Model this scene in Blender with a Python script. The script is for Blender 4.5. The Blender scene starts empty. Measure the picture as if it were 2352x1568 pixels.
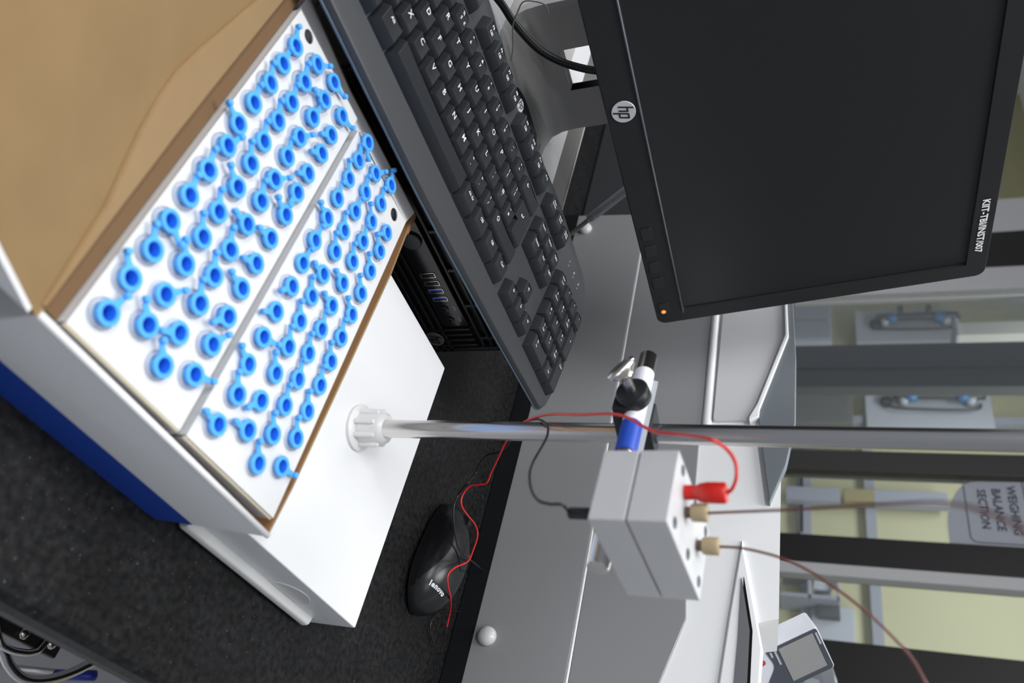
import bpy, bmesh, math, random
from mathutils import Vector, Matrix
SC = bpy.context.scene; COL = SC.collection
# World: x runs along the bench front, y goes back across the bench, z is up; the bench top is z = 0 (metres).
CAM_X = [0.295884,0.220276,0.929479]
CAM_Y = [-0.643493,0.76509,0.023528]
CAM_Z = [-0.705953,-0.605075,0.368125]
KB = [[0.9999,0.0078,0.0115],[-0.0093,0.9902,0.1393],[-0.0103,-0.1394,0.9902],[0.1279,0.5158,0.1226]]
CAPS = [[[0.1674,0.3637,2.14,12.1],[0.1674,0.346,1.74,9.3],[0.1674,0.3273,2.12,11.5],[0.1669,0.3087,1.89,9.6],[0.1668,0.2906,3.02,11.5],[0.1684,0.2747,1.29,11.4],[0.1676,0.255,1.95,12.0],[0.1675,0.2366,1.84,9.6],[0.167,0.2186,-0.41,10.8],[0.1684,0.2017,2.21,11.8],[0.1677,0.1839,2.43,11.2],[0.1684,0.1648,1.41,10.9]],[[0.1845,0.3728,0.91,11.6],[0.1841,0.354,2.07,12.1],[0.1845,0.3352,1.91,9.5],[0.1842,0.3176,2.14,11.5],[0.1841,0.2995,2.09,11.6],[0.1848,0.2819,2.3,11.0],[0.1854,0.2641,2.8,11.1],[0.185,0.2452,2.15,12.1],[0.1853,0.2279,2.29,11.6],[0.1856,0.2102,2.34,11.2],[0.186,0.1917,0.92,10.5],[0.1867,0.1744,2.41,11.6]],[[0.201,0.3801,0.13,10.7],[0.2015,0.3629,-2.67,10.8],[0.2012,0.3449,1.54,13.8],[0.2012,0.3265,1.04,12.1],[0.2011,0.3088,1.94,10.1],[0.2015,0.29,0.95,11.0],[0.2018,0.2728,2.05,8.9],[0.2017,0.2548,-2.91,11.1],[0.202,0.2368,2.11,11.7],[0.2019,0.2189,2.22,11.5],[0.2028,0.2016,2.17,10.8],[0.2028,0.1837,-2.54,9.1],[0.2041,0.166,2.36,15.6]],[[0.2186,0.371,0.26,9.3],[0.219,0.3528,-2.25,14.7],[0.2195,0.3359,-2.31,11.0],[0.2187,0.3166,-2.25,10.6],[0.2188,0.2998,-1.62,10.5],[0.2194,0.282,3.02,10.3],[0.2193,0.2635,-2.83,11.0],[0.2195,0.2451,-2.59,11.1],[0.2199,0.2278,3.09,10.8],[0.2204,0.2093,-2.18,10.7],[0.2212,0.1924,1.12,10.7],[0.2213,0.1745,0.37,9.2]],[[0.246,0.3815,-0.96,11.1],[0.247,0.3645,1.96,13.1],[0.2468,0.3464,2.31,11.9],[0.2463,0.3274,1.86,13.7],[0.2461,0.3097,3.08,12.6],[0.2461,0.2904,1.64,14.1],[0.247,0.273,1.58,13.2],[0.2471,0.2553,-2.16,12.0],[0.2466,0.2364,-2.41,13.9],[0.2466,0.2185,0.34,11.0],[0.2472,0.2012,2.84,11.9],[0.2495,0.184,2.24,11.7],[0.2476,0.1649,-3.13,12.9]],[[0.2643,0.3733,0.99,12.7],[0.2647,0.355,1.99,12.9],[0.2641,0.336,1.64,15.1],[0.2636,0.318,2.16,11.9],[0.2643,0.3001,2.31,11.6],[0.2643,0.2816,-2.96,11.4],[0.2646,0.2643,2.24,11.9],[0.2652,0.246,2.24,12.1],[0.2652,0.2276,2.08,12.0],[0.2663,0.2103,2.38,12.5],[0.266,0.1923,-2.2,13.5],[0.267,0.1748,-2.96,11.7]],[[0.2817,0.3826,1.96,13.2],[0.2818,0.3641,1.94,13.6],[0.2811,0.3457,2.51,11.4],[0.2812,0.3271,1.87,13.0],[0.2813,0.3093,2.15,12.1],[0.2814,0.2908,-3.08,11.0],[0.2821,0.273,-3.1,11.3],[0.2822,0.2547,1.89,12.6],[0.282,0.2368,2.1,11.9],[0.283,0.2191,1.89,10.2],[0.283,0.2015,2.04,11.3],[0.2838,0.1837,2.21,12.0],[0.2839,0.166,2.21,11.7]],[[0.2983,0.3538,-2.24,15.2],[0.2992,0.3372,2.62,11.3],[0.3,0.3196,2.5,11.8],[0.2999,0.2999,2.4,11.7],[0.3008,0.2828,2.74,11.7],[0.3005,0.2641,1.98,12.6],[0.3006,0.2458,2.31,12.0],[0.3017,0.2291,2.06,12.2],[0.3017,0.2111,2.17,11.9],[0.3016,0.193,2.17,11.8],[0.3012,0.1749,0.12,9.5]]]
BLK = [[0.9905,-0.1012,0.0936],[0.0985,0.9946,0.0328],[-0.0964,-0.0232,0.9951],[0.3034,0.1565,0.2518],[0.0649,0.0381,0.0358]]
RED = [[0.3173,0.1804,0.3084],[0.3141,0.1809,0.3113],[0.3095,0.1841,0.3133],[0.3068,0.1902,0.3127],[0.3046,0.1954,0.3089],[0.293,0.1922,0.3042],[0.3029,0.2004,0.2958],[0.3168,0.2106,0.2851],[0.3256,0.2175,0.2725],[0.3303,0.2236,0.2643],[0.3367,0.2339,0.2527],[0.3448,0.2417,0.2404],[0.3639,0.2542,0.2161],[0.3904,0.2729,0.1891],[0.4117,0.2851,0.1684],[0.4351,0.2959,0.1494],[0.4691,0.3097,0.1287],[0.5035,0.3225,0.1072],[0.5331,0.3273,0.0903],[0.5547,0.3271,0.077],[0.5684,0.3225,0.0684],[0.5713,0.3216,0.06],[0.5736,0.3206,0.05],[0.5788,0.3139,0.043],[0.5824,0.3061,0.043],[0.6022,0.3072,0.041],[0.6321,0.3133,0.036],[0.6488,0.3104,0.034],[0.6356,0.2875,0.04],[0.6267,0.2729,0.042],[0.6035,0.2562,0.043],[0.5964,0.2459,0.042],[0.606,0.2401,0.04],[0.6376,0.2407,0.03],[0.6793,0.2451,0.012],[0.6976,0.2353,0.004]]
BLACK = [[0.3002,0.161,0.24],[0.301,0.1614,0.234],[0.3042,0.1648,0.2268],[0.3087,0.1723,0.2206],[0.3162,0.1848,0.2147],[0.3412,0.2075,0.2045],[0.3534,0.225,0.2023],[0.3623,0.2381,0.2002],[0.367,0.2474,0.1973],[0.3838,0.2626,0.1866],[0.4127,0.2843,0.1689],[0.4429,0.302,0.1473],[0.4763,0.3165,0.1266],[0.5128,0.3269,0.105],[0.5303,0.3307,0.0904],[0.545,0.3365,0.0737],[0.5558,0.3339,0.0631],[0.5644,0.3285,0.0572],[0.5501,0.3112,0.06],[0.5681,0.3105,0.045],[0.5689,0.2986,0.043],[0.5762,0.2876,0.043],[0.5885,0.2771,0.0435],[0.6022,0.2726,0.043],[0.6299,0.277,0.041],[0.6915,0.2963,0.024],[0.743,0.3102,0.009],[0.762,0.3062,0.006],[0.7711,0.2977,0.004],[0.7689,0.287,0.004],[0.7546,0.2757,0.003],[0.7227,0.2612,0.003],[0.6849,0.246,0.003],[0.6677,0.2339,0.003],[0.6662,0.2228,0.003],[0.6807,0.214,0.003]]
PEEK1 = [[0.3232,0.1732,0.3003],[0.3178,0.1718,0.3147],[0.304,0.1662,0.3333],[0.2894,0.1603,0.3499],[0.2693,0.151,0.3642],[0.2437,0.1381,0.3753],[0.2212,0.1257,0.3796],[0.1987,0.1122,0.3823],[0.1859,0.1036,0.3845],[0.1731,0.0946,0.3858],[0.161,0.0848,0.3872]]
PEEK2 = [[0.3474,0.1692,0.303],[0.3458,0.1685,0.3124],[0.3452,0.1668,0.322],[0.3451,0.1644,0.3313],[0.3458,0.1607,0.3404],[0.3473,0.156,0.3491],[0.3492,0.1507,0.3576],[0.3514,0.1448,0.3658],[0.3545,0.1379,0.3738],[0.3571,0.1307,0.3806],[0.3604,0.1216,0.3855],[0.3692,0.1141,0.3901]]
FIT = {"red":[0.0167,0.027,0.0358],"p1":[0.0225,0.0202,0.0358],"p2":[0.0471,0.0187,0.0358],"bk":[-0.0047,0.0038,-0.0]}
PANEL_LOW = [[0.1927,0.0236],[0.4635,0.0218],[0.486,0.0216],[0.8594,0.0226],[0.8497,0.1001],[0.6153,0.1249],[0.4607,0.1242],[0.2059,0.1232]]
PANEL_UP = [[0.194,0.1255],[0.4607,0.1242],[0.6153,0.1249],[0.7518,0.1259],[0.7429,0.228],[0.461,0.2246],[0.2936,0.2257],[0.2772,0.2271],[0.2605,0.2222],[0.2173,0.2091]]
RECESS = [[0.6472,0.2373],[0.6631,0.3087],[0.6107,0.3101],[0.5147,0.2827],[0.497,0.2748],[0.4952,0.2373]]
RIDGE = [[0.6701,0.3086],[0.6699,0.3115],[0.608,0.3139],[0.5079,0.2856],[0.4983,0.285],[0.4925,0.2754],[0.497,0.2748],[0.5147,0.2827],[0.6107,0.3101]]
LID = [[0.6699,0.3115],[0.6695,0.3183],[0.5763,0.3218],[0.4923,0.3211],[0.4421,0.3125],[0.3975,0.2976],[0.4646,0.2885],[0.4983,0.2845],[0.5079,0.2856],[0.608,0.3139]]
DISPF = [[0.3601,0.2731],[0.3113,0.2835],[0.2575,0.2947],[0.2177,0.293],[0.213,0.2583],[0.2811,0.2646]]
GLASS = [[0.3198,0.2745],[0.2717,0.2835],[0.2147,0.2829],[0.2132,0.2719],[0.2645,0.274]]
KNOBS = [[0.2385,0.0387],[0.8229,0.0387]]
HOLD = [[0.3906,0.3192,0.245],[0.354,0.1564,0.245]]
LAB = [[0.388,0.3016,0.245],[0.3775,0.2317,0.245],[0.3817,0.2547,0.245]]
def vec(p): return Vector(p)

# ---------------------------------------------------------------- camera, world, lights
cam_d = bpy.data.cameras.new('camera'); cam = bpy.data.objects.new('camera', cam_d); COL.objects.link(cam)
cam_d.sensor_width = 36.0; cam_d.lens = 27.63; cam_d.clip_start = 0.01
mx = Matrix.Identity(4)
for i in range(3):
    mx[i][0] = CAM_X[i]; mx[i][1] = CAM_Y[i]; mx[i][2] = CAM_Z[i]
mx[2][3] = 0.35
cam.matrix_world = mx
cam_d.dof.use_dof = True; cam_d.dof.focus_distance = 0.66; cam_d.dof.aperture_fstop = 7.5
SC.camera = cam
w = bpy.data.worlds.new('room_air'); SC.world = w; w.use_nodes = True
w.node_tree.nodes['Background'].inputs[0].default_value = (0.80, 0.87, 1.0, 1)
w.node_tree.nodes['Background'].inputs[1].default_value = 0.27
SC.view_settings.view_transform = 'Standard'; SC.view_settings.look = 'None'
SC.view_settings.gamma = 1.0; SC.view_settings.use_curve_mapping = False
SC.view_settings.exposure = 0.0

def area(name, loc, sx, sy, power, rot=(0, 0, 0)):
    l = bpy.data.lights.new(name, 'AREA'); l.shape = 'RECTANGLE'; l.size = sx; l.size_y = sy; l.energy = power
    l.color = (0.97, 0.985, 1.0)
    o = bpy.data.objects.new(name, l); COL.objects.link(o); o.location = loc; o.rotation_euler = rot
    return o
# fluorescent troffers in the ceiling, plus two lamps added for streaks on chrome
area('ceiling_or_streak_lamp', (0.1, 0.3, 1.85), 1.2, 0.5, 25)
area('ceiling_or_streak_lamp', (0.2, 1.6, 1.85), 1.2, 0.5, 16)
area('ceiling_or_streak_lamp', (-1.6, 0.3, 1.85), 0.5, 1.2, 42)
area('ceiling_or_streak_lamp', (-0.9, -1.1, 1.85), 1.2, 0.5, 9)  # unseen lamp added to put streaks on the chrome
area('ceiling_or_streak_lamp', (-0.9, 1.9, 1.85), 1.2, 0.5, 9)  # second unseen lamp added for chrome highlights
area('ceiling_or_streak_lamp', (3.4, 1.6, 1.85), 0.6, 3.0, 75)

# ---------------------------------------------------------------- materials
MATS = {}
def mat(name, rgb, rough=0.5, metal=0.0, spec=0.5, noise=None, bump=None, alpha=None, emit=None, coat=0.0, transl=0.0):
    if name in MATS: return MATS[name]
    m = bpy.data.materials.new(name); m.use_nodes = True; nt = m.node_tree; b = nt.nodes['Principled BSDF']
    b.inputs['Base Color'].default_value = (*rgb, 1); b.inputs['Roughness'].default_value = rough
    b.inputs['Metallic'].default_value = metal; b.inputs['Specular IOR Level'].default_value = spec
    b.inputs['Coat Weight'].default_value = coat
    if emit: b.inputs['Emission Color'].default_value = (*emit[0], 1); b.inputs['Emission Strength'].default_value = emit[1]
    tc = None
    if noise or bump:
        tc = nt.nodes.new('ShaderNodeTexCoord')
    if noise:   # (scale, rgb2, detail)
        n = nt.nodes.new('ShaderNodeTexNoise'); n.inputs['Scale'].default_value = noise[0]; n.inputs['Detail'].default_value = noise[2]
        r = nt.nodes.new('ShaderNodeMix'); r.data_type = 'RGBA'
        nt.links.new(tc.outputs['Object'], n.inputs['Vector']); nt.links.new(n.outputs['Fac'], r.inputs[0])
        r.inputs[6].default_value = (*rgb, 1); r.inputs[7].default_value = (*noise[1], 1)
        nt.links.new(r.outputs[2], b.inputs['Base Color'])
    if bump:    # (scale, strength, distance)
        n2 = nt.nodes.new('ShaderNodeTexNoise'); n2.inputs['Scale'].default_value = bump[0]; n2.inputs['Detail'].default_value = 4
        bp = nt.nodes.new('ShaderNodeBump'); bp.inputs['Strength'].default_value = bump[1]; bp.inputs['Distance'].default_value = bump[2]
        nt.links.new(tc.outputs['Object'], n2.inputs['Vector']); nt.links.new(n2.outputs['Fac'], bp.inputs['Height'])
        nt.links.new(bp.outputs['Normal'], b.inputs['Normal'])
    MATS[name] = m
    return m

def clear_mat(name, rgb, amount, rough=0.15):
    m = bpy.data.materials.new(name); m.use_nodes = True; nt = m.node_tree; nt.nodes.clear()
    o = nt.nodes.new('ShaderNodeOutputMaterial'); t = nt.nodes.new('ShaderNodeBsdfTransparent'); p = nt.nodes.new('ShaderNodeBsdfPrincipled')
    p.inputs['Base Color'].default_value = (*rgb, 1); p.inputs['Roughness'].default_value = rough
    t.inputs[0].default_value = (0.93, 0.96, 1.0, 1)
    f = nt.nodes.new('ShaderNodeFresnel'); f.inputs[0].default_value = 1.45
    a = nt.nodes.new('ShaderNodeMath'); a.operation = 'ADD'; a.inputs[1].default_value = amount; a.use_clamp = True
    mx_ = nt.nodes.new('ShaderNodeMixShader')
    nt.links.new(f.outputs[0], a.inputs[0]); nt.links.new(a.outputs[0], mx_.inputs[0])
    nt.links.new(t.outputs[0], mx_.inputs[1]); nt.links.new(p.outputs[0], mx_.inputs[2]); nt.links.new(mx_.outputs[0], o.inputs[0])
    return m

def granite_mat():
    m = bpy.data.materials.new('black_granite'); m.use_nodes = True; nt = m.node_tree; b = nt.nodes['Principled BSDF']
    tc = nt.nodes.new('ShaderNodeTexCoord')
    n1 = nt.nodes.new('ShaderNodeTexNoise'); n1.inputs['Scale'].default_value = 480; n1.inputs['Detail'].default_value = 3
    n2 = nt.nodes.new('ShaderNodeTexNoise'); n2.inputs['Scale'].default_value = 210; n2.inputs['Detail'].default_value = 5
    n3 = nt.nodes.new('ShaderNodeTexNoise'); n3.inputs['Scale'].default_value = 26; n3.inputs['Detail'].default_value = 4
    r1 = nt.nodes.new('ShaderNodeValToRGB'); r1.color_ramp.elements[0].position = 0.68; r1.color_ramp.elements[0].color = (0, 0, 0, 1)
    r1.color_ramp.elements[1].position = 0.75; r1.color_ramp.elements[1].color = (0.13, 0.13, 0.13, 1)
    r2 = nt.nodes.new('ShaderNodeValToRGB'); r2.color_ramp.elements[0].position = 0.35; r2.color_ramp.elements[0].color = (0.005, 0.005, 0.0055, 1)
    r2.color_ramp.elements[1].position = 0.75; r2.color_ramp.elements[1].color = (0.022, 0.022, 0.022, 1)
    r3 = nt.nodes.new('ShaderNodeValToRGB'); r3.color_ramp.elements[0].position = 0.35; r3.color_ramp.elements[0].color = (0.75, 0.75, 0.75, 1)
    r3.color_ramp.elements[1].position = 0.7; r3.color_ramp.elements[1].color = (1.15, 1.15, 1.15, 1)
    for n in (n1, n2, n3): nt.links.new(tc.outputs['Object'], n.inputs['Vector'])
    nt.links.new(n1.outputs['Fac'], r1.inputs[0]); nt.links.new(n2.outputs['Fac'], r2.inputs[0]); nt.links.new(n3.outputs['Fac'], r3.inputs[0])
    a = nt.nodes.new('ShaderNodeMix'); a.data_type = 'RGBA'; a.blend_type = 'ADD'; a.inputs[0].default_value = 1
    nt.links.new(r1.outputs[0], a.inputs[6]); nt.links.new(r2.outputs[0], a.inputs[7])
    c = nt.nodes.new('ShaderNodeMix'); c.data_type = 'RGBA'; c.blend_type = 'MULTIPLY'; c.inputs[0].default_value = 1
    nt.links.new(a.outputs[2], c.inputs[6]); nt.links.new(r3.outputs[0], c.inputs[7])
    nt.links.new(c.outputs[2], b.inputs['Base Color'])
    b.inputs['Roughness'].default_value = 0.42; b.inputs['Specular IOR Level'].default_value = 0.18
    return m

GRAN = granite_mat()
WHITE = mat('white_powder_coat', (0.82, 0.82, 0.83), 0.35, bump=(60, 0.03, 0.001))
WPLAS = mat('white_plastic', (0.72, 0.72, 0.71), 0.3, spec=0.5)
CARDW = mat('white_card', (0.80, 0.80, 0.81), 0.65, bump=(300, 0.08, 0.0004))
CARDB = mat('blue_print', (0.012, 0.06, 0.38), 0.45)
KRAFT = mat('kraft_card', (0.295, 0.19, 0.084), 0.8, noise=(34, (0.235, 0.145, 0.060), 6), bump=(250, 0.1, 0.0004))
KRAFTD = mat('kraft_card_inside', (0.30, 0.155, 0.065), 0.8, noise=(40, (0.26, 0.13, 0.052), 4))
SHEET = mat('rack_card', (0.68, 0.68, 0.685), 0.6)
EDGEC = mat('card_edge', (0.62, 0.54, 0.38), 0.7)
HOLEM = mat('dark_hole', (0.02, 0.015, 0.015), 0.9)
CAPM = mat('blue_cap_plastic', (0.085, 0.41, 0.97), 0.36, spec=0.45)
CAPM.node_tree.nodes['Principled BSDF'].inputs['Subsurface Weight'].default_value = 0.0
WELLSHADE = mat('cap_well_shade_blue', (0.018, 0.17, 0.78), 0.36, spec=0.45)  # deeper blue paints in the shade inside the cap wells
CLEAR = clear_mat('clear_vial_plastic', (0.86, 0.89, 0.94), 0.10)
CHROME = mat('polished_steel', (0.66, 0.64, 0.62), 0.22, 1.0)
NICKEL = mat('nickel_plate', (0.72, 0.68, 0.63), 0.22, 1.0, bump=(200, 0.1, 0.0004))
BLACKP = mat('black_plastic', (0.012, 0.013, 0.015), 0.42, spec=0.35)
BLACKG = mat('glossy_black', (0.006, 0.006, 0.007), 0.18, spec=0.4)
KBCASE = mat('keyboard_case', (0.050, 0.052, 0.057), 0.42, spec=0.4, bump=(900, 0.12, 0.0002))
KBKEY = mat('key_plastic', (0.026, 0.028, 0.032), 0.36, spec=0.4, bump=(900, 0.08, 0.0002))
LEGEND = mat('white_legend', (0.85, 0.85, 0.85), 0.6)
PCM = mat('computer_case', (0.011, 0.011, 0.012), 0.45, spec=0.3)
PCD = mat('computer_recess', (0.003, 0.003, 0.003), 0.6, spec=0.2)
SILV = mat('silver_badge', (0.62, 0.63, 0.65), 0.35, 0.3)
BEZEL = mat('monitor_bezel', (0.013, 0.0135, 0.0145), 0.48, spec=0.35)
SCREEN = mat('monitor_screen', (0.010, 0.010, 0.011), 0.38, spec=0.45)
TRIMG = mat('bezel_trim', (0.10, 0.10, 0.12), 0.4)
STANDG = mat('stand_grey', (0.40, 0.39, 0.38), 0.42, 0.0, bump=(700, 0.08, 0.0002))
STANDE = mat('stand_edge_grey', (0.10, 0.10, 0.10), 0.45, 0.2)
ACRYL = mat('machined_acrylic', (0.60, 0.60, 0.61), 0.45, noise=(40, (0.56, 0.56, 0.57), 4))
REDP = mat('red_plastic', (0.62, 0.018, 0.012), 0.35)
REDW = mat('red_wire', (0.68, 0.025, 0.022), 0.35)
BLKW = mat('black_wire', (0.012, 0.012, 0.013), 0.35)
PEEKM = mat('beige_peek', (0.42, 0.33, 0.20), 0.45)
TUBEM = mat('brown_tubing', (0.14, 0.034, 0.02), 0.3)
GREYP = mat('grey_paint', (0.27, 0.27, 0.275), 0.33, spec=0.5, bump=(500, 0.05, 0.0002))
INSTW = mat('instrument_white', (0.91, 0.91, 0.91), 0.3, spec=0.5)
GLASSD = mat('display_glass', (0.16, 0.16, 0.17), 0.12, spec=0.6)
LIDG = mat('smoked_lid', (0.17, 0.19, 0.205), 0.25, spec=0.6)
PANE = clear_mat('window_glass', (0.45, 0.46, 0.45), 0.05, 0.03)
FRAMEB = mat('black_frame', (0.018, 0.016, 0.016), 0.45)
FRAMEW = mat('white_frame', (0.62, 0.62, 0.62), 0.5)
CREAM = mat('cream_wall', (0.45, 0.43, 0.25), 0.6, noise=(2, (0.42, 0.40, 0.235), 2))
MULL = mat('grey_mullion', (0.27, 0.28, 0.30), 0.5)
GREYD = mat('dark_grey_post', (0.075, 0.078, 0.078), 0.5)
BROWND = mat('dark_stile', (0.05, 0.048, 0.044), 0.5)
PANELW = mat('panel_white', (0.40, 0.41, 0.42), 0.5)
PIPE = mat('pipe_steel', (0.07, 0.075, 0.07), 0.4, 0.4)
VALVE = mat('blue_valve', (0.05, 0.16, 0.30), 0.4)
PAPER = mat('sign_card', (0.46, 0.48, 0.53), 0.5)
INK = mat('sign_ink', (0.05, 0.055, 0.075), 0.6)
BLUEL = mat('blue_label', (0.015, 0.07, 0.45), 0.4)
LABW = mat('white_label', (0.80, 0.80, 0.84), 0.4)
GREYT = mat('grey_text', (0.35, 0.36, 0.38), 0.5)
LCD = mat('lcd_grey', (0.24, 0.24, 0.235), 0.4)
HANDG = mat('handheld_grey', (0.055, 0.06, 0.075), 0.4)
HANDW = mat('handheld_white', (0.56, 0.57, 0.61), 0.4)
REDI = mat('red_ink', (0.40, 0.04, 0.05), 0.5)
FLOORM = mat('floor_tile', (0.72, 0.72, 0.76), 0.4, noise=(3, (0.66, 0.66, 0.70), 3))
WALLM = mat('room_paint', (0.80, 0.80, 0.78), 0.7)
CABM = mat('cabinet_laminate', (0.5, 0.5, 0.52), 0.5)
BLUES = mat('blue_strap', (0.01, 0.03, 0.35), 0.4)
ORANGE = mat('orange_led', (0.9, 0.15, 0.03), 0.4, emit=((1.0, 0.14, 0.03), 2.5))
USBB = mat('usb_blue', (0.01, 0.10, 0.55), 0.4)
BEIGEC = mat('beige_cable', (0.30, 0.29, 0.26), 0.45)
GREYC = mat('clear_wire', (0.30, 0.30, 0.30), 0.4)

# ---------------------------------------------------------------- helpers
def tag(o, label=None, cat=None, group=None, kind=None):
    if label: o['label'] = label
    if cat: o['category'] = cat
    if group: o['group'] = group
    if kind: o['kind'] = kind
    return o
def thing(name, label, cat, loc=(0, 0, 0), rot=None, mtx=None, group=None):
    o = bpy.data.objects.new(name, None); COL.objects.link(o); o.empty_display_size = 0.02
    if mtx is not None: o.matrix_world = mtx
    else:
        o.location = loc
        if rot: o.rotation_euler = rot
    return tag(o, label, cat, group)
def link(name, bm_or_mesh, m, parent=None, smooth=False, bevel=0, seg=2, label=None, loc=None):
    if isinstance(bm_or_mesh, bmesh.types.BMesh):
        bm = bm_or_mesh; me = bpy.data.meshes.new(name)
        bmesh.ops.recalc_face_normals(bm, faces=bm.faces); bm.to_mesh(me); bm.free()
    else: me = bm_or_mesh
    if not me.materials:
        for mm in (m if isinstance(m, (list, tuple)) else [m]): me.materials.append(mm)
    if smooth:
        for p in me.polygons: p.use_smooth = True
    o = bpy.data.objects.new(name, me); COL.objects.link(o)
    if parent is not None: o.parent = parent
    if loc is not None: o.location = loc
    if bevel:
        b = o.modifiers.new('bevel', 'BEVEL'); b.width = bevel; b.segments = seg; b.limit_method = 'ANGLE'; b.angle_limit = math.radians(35)
        if smooth or seg > 1:
            for p in me.polygons: p.use_smooth = True
            o.modifiers.new('wn', 'WEIGHTED_NORMAL').keep_sharp = True
    if label: o['label'] = label
    return o
def NB(): return bmesh.new()
def bx(bm, x0, x1, y0, y1, z0, z1, mi=0):
    vs = [bm.verts.new((x, y, z)) for z in (z0, z1) for y in (y0, y1) for x in (x0, x1)]
    for f in ((0, 1, 3, 2), (4, 6, 7, 5), (0, 4, 5, 1), (2, 3, 7, 6), (0, 2, 6, 4), (1, 5, 7, 3)):
        fa = bm.faces.new([vs[i] for i in f]); fa.material_index = mi
    return bm
def ring(c, ax, r, n, ph=0.0, r2=None):
    ax = Vector(ax).normalized(); u = ax.orthogonal().normalized()
    if abs(ax.z) > 0.99: u = Vector((1, 0, 0))
    v = ax.cross(u)
    return [Vector(c) + u * (math.cos(ph + 2 * math.pi * i / n) * r) + v * (math.sin(ph + 2 * math.pi * i / n) * (r2 or r)) for i in range(n)]
def loft(bm, rings, cap0=True, cap1=True, mi=0, close=True):
    R = [[bm.verts.new(p) for p in r] for r in rings]
    n = len(R[0])
    for a, b in zip(R[:-1], R[1:]):
        for i in range(n if close else n - 1):
            f = bm.faces.new((a[i], a[(i + 1) % n], b[(i + 1) % n], b[i])); f.material_index = mi
    if cap0: bm.faces.new(R[0][::-1]).material_index = mi
    if cap1: bm.faces.new(R[-1]).material_index = mi
    return bm
def lathe(bm, prof, n=24, c=(0, 0, 0), ax=(0, 0, 1), cap0=True, cap1=True, mi=0):
    ax = Vector(ax).normalized()
    return loft(bm, [ring(Vector(c) + ax * h, ax, max(r, 1e-5), n) for r, h in prof], cap0, cap1, mi)
def cyl(bm, p0, p1, r, n=20, r1=None, mi=0):
    ax = Vector(p1) - Vector(p0)
    return loft(bm, [ring(p0, ax, r, n), ring(p1, ax, r if r1 is None else r1, n)], mi=mi)
def spline(pts, sub=8):
    P = [Vector(p) for p in pts]; out = []
    for i in range(len(P) - 1):
        p0 = P[max(i - 1, 0)]; p1 = P[i]; p2 = P[i + 1]; p3 = P[min(i + 2, len(P) - 1)]
        for k in range(sub):
            t = k / sub
            out.append(0.5 * ((2 * p1) + (p2 - p0) * t + (2 * p0 - 5 * p1 + 4 * p2 - p3) * t * t + (3 * p1 - p0 - 3 * p2 + p3) * t ** 3))
    out.append(P[-1]); return out
def tube(bm, pts, r, n=8, sub=6, flat=1.0, mi=0):
    S = spline(pts, sub) if sub > 1 else [Vector(p) for p in pts]
    up = None; rings = []
    for i, p in enumerate(S):
        tn = (S[min(i + 1, len(S) - 1)] - S[max(i - 1, 0)]).normalized()
        if up is None: up = tn.orthogonal().normalized()
        u = (up - tn * up.dot(tn)).normalized(); up = u; v = tn.cross(u)
        rings.append([p + u * (math.cos(2 * math.pi * k / n) * r) + v * (math.sin(2 * math.pi * k / n) * r * flat) for k in range(n)])
    return loft(bm, rings, mi=mi)
def prism(bm, poly, d, o=(0, 0, 0), u=(1, 0, 0), v=(0, 1, 0), w_=None, mi=0):
    u = Vector(u); v = Vector(v); w_ = Vector(w_) if w_ else u.cross(v)
    a = [bm.verts.new(Vector(o) + u * x + v * y) for x, y in poly]
    b = [bm.verts.new(Vector(o) + u * x + v * y + w_ * d) for x, y in poly]
    n = len(poly)
    for i in range(n): bm.faces.new((a[i], a[(i + 1) % n], b[(i + 1) % n], b[i])).material_index = mi
    bm.faces.new(a[::-1]).material_index = mi; bm.faces.new(b).material_index = mi
    return bm
def rrect(x0, x1, y0, y1, r, n=5):
    o = []
    for cx, cy, a0 in ((x1 - r, y1 - r, 0), (x0 + r, y1 - r, 90), (x0 + r, y0 + r, 180), (x1 - r, y0 + r, 270)):
        for i in range(n + 1):
            a = math.radians(a0 + 90 * i / n); o.append((cx + r * math.cos(a), cy + r * math.sin(a)))
    return o
def fillet(poly, rad, n=4):
    out = []; N = len(poly)
    for i in range(N):
        p = Vector(poly[i]); a = Vector(poly[i - 1]) - p; b = Vector(poly[(i + 1) % N]) - p
        r = rad[i] if isinstance(rad, (list, tuple)) else rad
        d = min(r, a.length * 0.45, b.length * 0.45)
        if r <= 0: out.append(tuple(p)); continue
        p0 = p + a.normalized() * d; p1 = p + b.normalized() * d
        for k in range(n + 1):
            t = k / n; q = p0 * (1 - t) ** 2 + p * 2 * t * (1 - t) + p1 * t * t; out.append((q.x, q.y))
    return out
TXT = {}
def text_mesh(s, size, shear=0.0, extrude=0.0, bold=0.0):
    k = (s, round(size, 5), shear, extrude, bold)
    if k in TXT: return TXT[k]
    c = bpy.data.curves.new('t', 'FONT'); c.body = s; c.size = size; c.align_x = 'CENTER'; c.align_y = 'CENTER'
    c.shear = shear; c.extrude = extrude; c.offset = bold; c.resolution_u = 2
    o = bpy.data.objects.new('t', c); COL.objects.link(o)
    dg = bpy.context.evaluated_depsgraph_get(); dg.update()
    me = bpy.data.meshes.new_from_object(o.evaluated_get(dg)); bpy.data.objects.remove(o)
    TXT[k] = me; return me
def text(name, s, size, m, parent, mtx, **k):
    me = text_mesh(s, size, **k)
    if not me.materials: me.materials.append(m)
    o = bpy.data.objects.new(name, me); COL.objects.link(o)
    if parent is not None: o.parent = parent
    o.matrix_local = mtx; return o
def frame(o, x, y, z=None):
    x = Vector(x).normalized(); y = Vector(y); y = (y - x * y.dot(x)).normalized(); z = x.cross(y)
    return Matrix(((x.x, y.x, z.x, o[0]), (x.y, y.y, z.y, o[1]), (x.z, y.z, z.z, o[2]), (0, 0, 0, 1)))
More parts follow.
